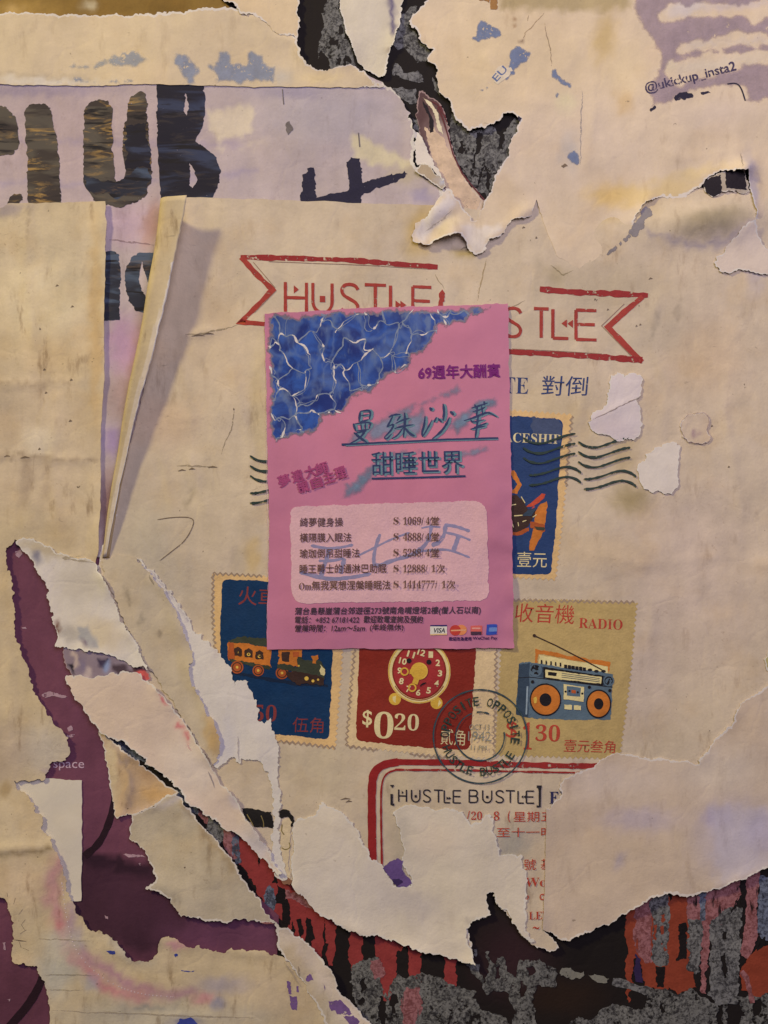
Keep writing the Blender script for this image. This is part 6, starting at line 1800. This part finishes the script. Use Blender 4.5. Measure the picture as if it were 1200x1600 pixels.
for s, x, y, w in [('綺夢健身操', 469, 823, 67), ('橫隔膜入眠法', 469, 847, 80), ('瑜珈倒吊甜睡法', 469, 871.5, 93), ('睡王爵士的通淋巴助眠', 469, 895.5, 135)]:
    p.text(s, x, y, w, 14, F_brn, rot=-.4, fat=.3)
p.text(serif('Om'), 468, 921, 19, 11, F_brn, bold=-.004)
p.text('無我冥想涅槃睡眠法', 488, 921, 122, 14, F_brn, rot=-.3, fat=.3)
for i, (num, w1, x2, unit, w2) in enumerate([('1069/', 32, 665, '4堂', 21), ('4888/', 32, 665, '4堂', 21), ('5288/', 32, 665, '4堂', 21), ('12888/', 38, 674, '1次', 20), ('1414777/', 53, 690, '1次', 19)]):
    y = 819 + i * 24.7
    p.text(serif('S'), 615, y, 8, 11, F_brn, bold=-.003)
    p.text(serif(num), 630, y + .6, w1, 12, F_brn, bold=-.003)
    p.text(serif(unit[0]), x2, y, 6.5, 11, F_brn, bold=-.003)
    p.text(unit[1], x2 + 8, y + 1, 13, 13, F_brn, fat=.25)
p.build('price_lettering', pan)
p = Print(flyer, .34)
p.text('蒲台島懸崖蒲台郊遊徑273號南角嘴燈塔2樓(僧人石以南)', 461, 961.5, 289, 13, F_olv, rot=-.3, shear=.10, fat=.5)
p.text('電話：+852 67181422', 461, 973, 100, 11, F_olv, shear=.10, fat=.35)
p.text('歡迎致電查詢及預約', 568, 972.5, 92, 11, F_olv, shear=.10, fat=.5)
p.text('營業時間：12am～5am', 461, 986, 109, 11, F_olv, shear=.10, fat=.35)
p.text('(年終無休)', 578, 986, 52, 12, F_olv, shear=.05, fat=.35)
p.build('lettering', flyer.o, 'address, telephone and opening hours')
c1 = lambda n, c: ink(n, c, 0.03, .1, size=4)
p = Print(flyer, .34)
p.poly([(672, 977), (698, 976.5), (698, 991), (672, 992)], c1('card_white', (214, 196, 170)), .2)
p.poly([(672, 976), (698, 975.5), (698, 978), (672, 978)], c1('card_navy', (44, 36, 84)), .1)
p.poly([(672, 990), (698, 989), (698, 991.5), (672, 992)], c1('card_gold', (206, 164, 110)), .1)
p.text('VISA', 676, 988, 19, 7.5, c1('card_text', (44, 46, 50)), shear=.2, bold=.02)
p.build('payment_mark', flyer.o)
p = Print(flyer, .34)
p.poly(arc(720, 983.5, 9, 8, n=22), c1('card_amber', (206, 122, 70)), .1)
p.poly(arc(711, 984, 8.6, 8.2, n=22), c1('card_red', (176, 54, 42)), .1)
p.stroke([(704, 984.5), (728, 983.5)], 2, c1('card_peach', (216, 146, 100)))
p.build('payment_mark', flyer.o)
p = Print(flyer, .34)
p.poly([(735, 977), (753, 977), (753, 991), (735, 991)], c1('card_rose', (196, 88, 76)), .2)
p.poly([(735, 986), (752, 986), (752, 991), (735, 991)], c1('card_dark', (70, 44, 56)), .2)
p.stroke([(737, 981), (750, 981)], 2, c1('card_pale', (216, 140, 120)))
p.build('payment_mark', flyer.o)
p = Print(flyer, .34)
p.poly([(760, 975), (776, 975), (776, 991), (759, 991.5)], c1('card_blue', (50, 72, 148)), .2)
p.poly([(764, 980), (776, 980), (776, 986), (763, 986)], c1('card_pale_blue', (104, 130, 178)), .2)
p.build('payment_mark', flyer.o)
p = Print(flyer, .34)
p.text('歡迎改為使用', 701, 1000, 35, 5.6, c1('fine_print', (60, 30, 70)), fat=.4)
p.text('WeChat Pay', 738, 1000, 39, 6.2, c1('fine_print_ink', (60, 30, 70)), bold=.02)
p.build('lettering', flyer.o, 'tiny payment note')
tag(flyer.o, 'pink flyer with blue pool water print and Chinese price list, the topmost paper', 'flyer')
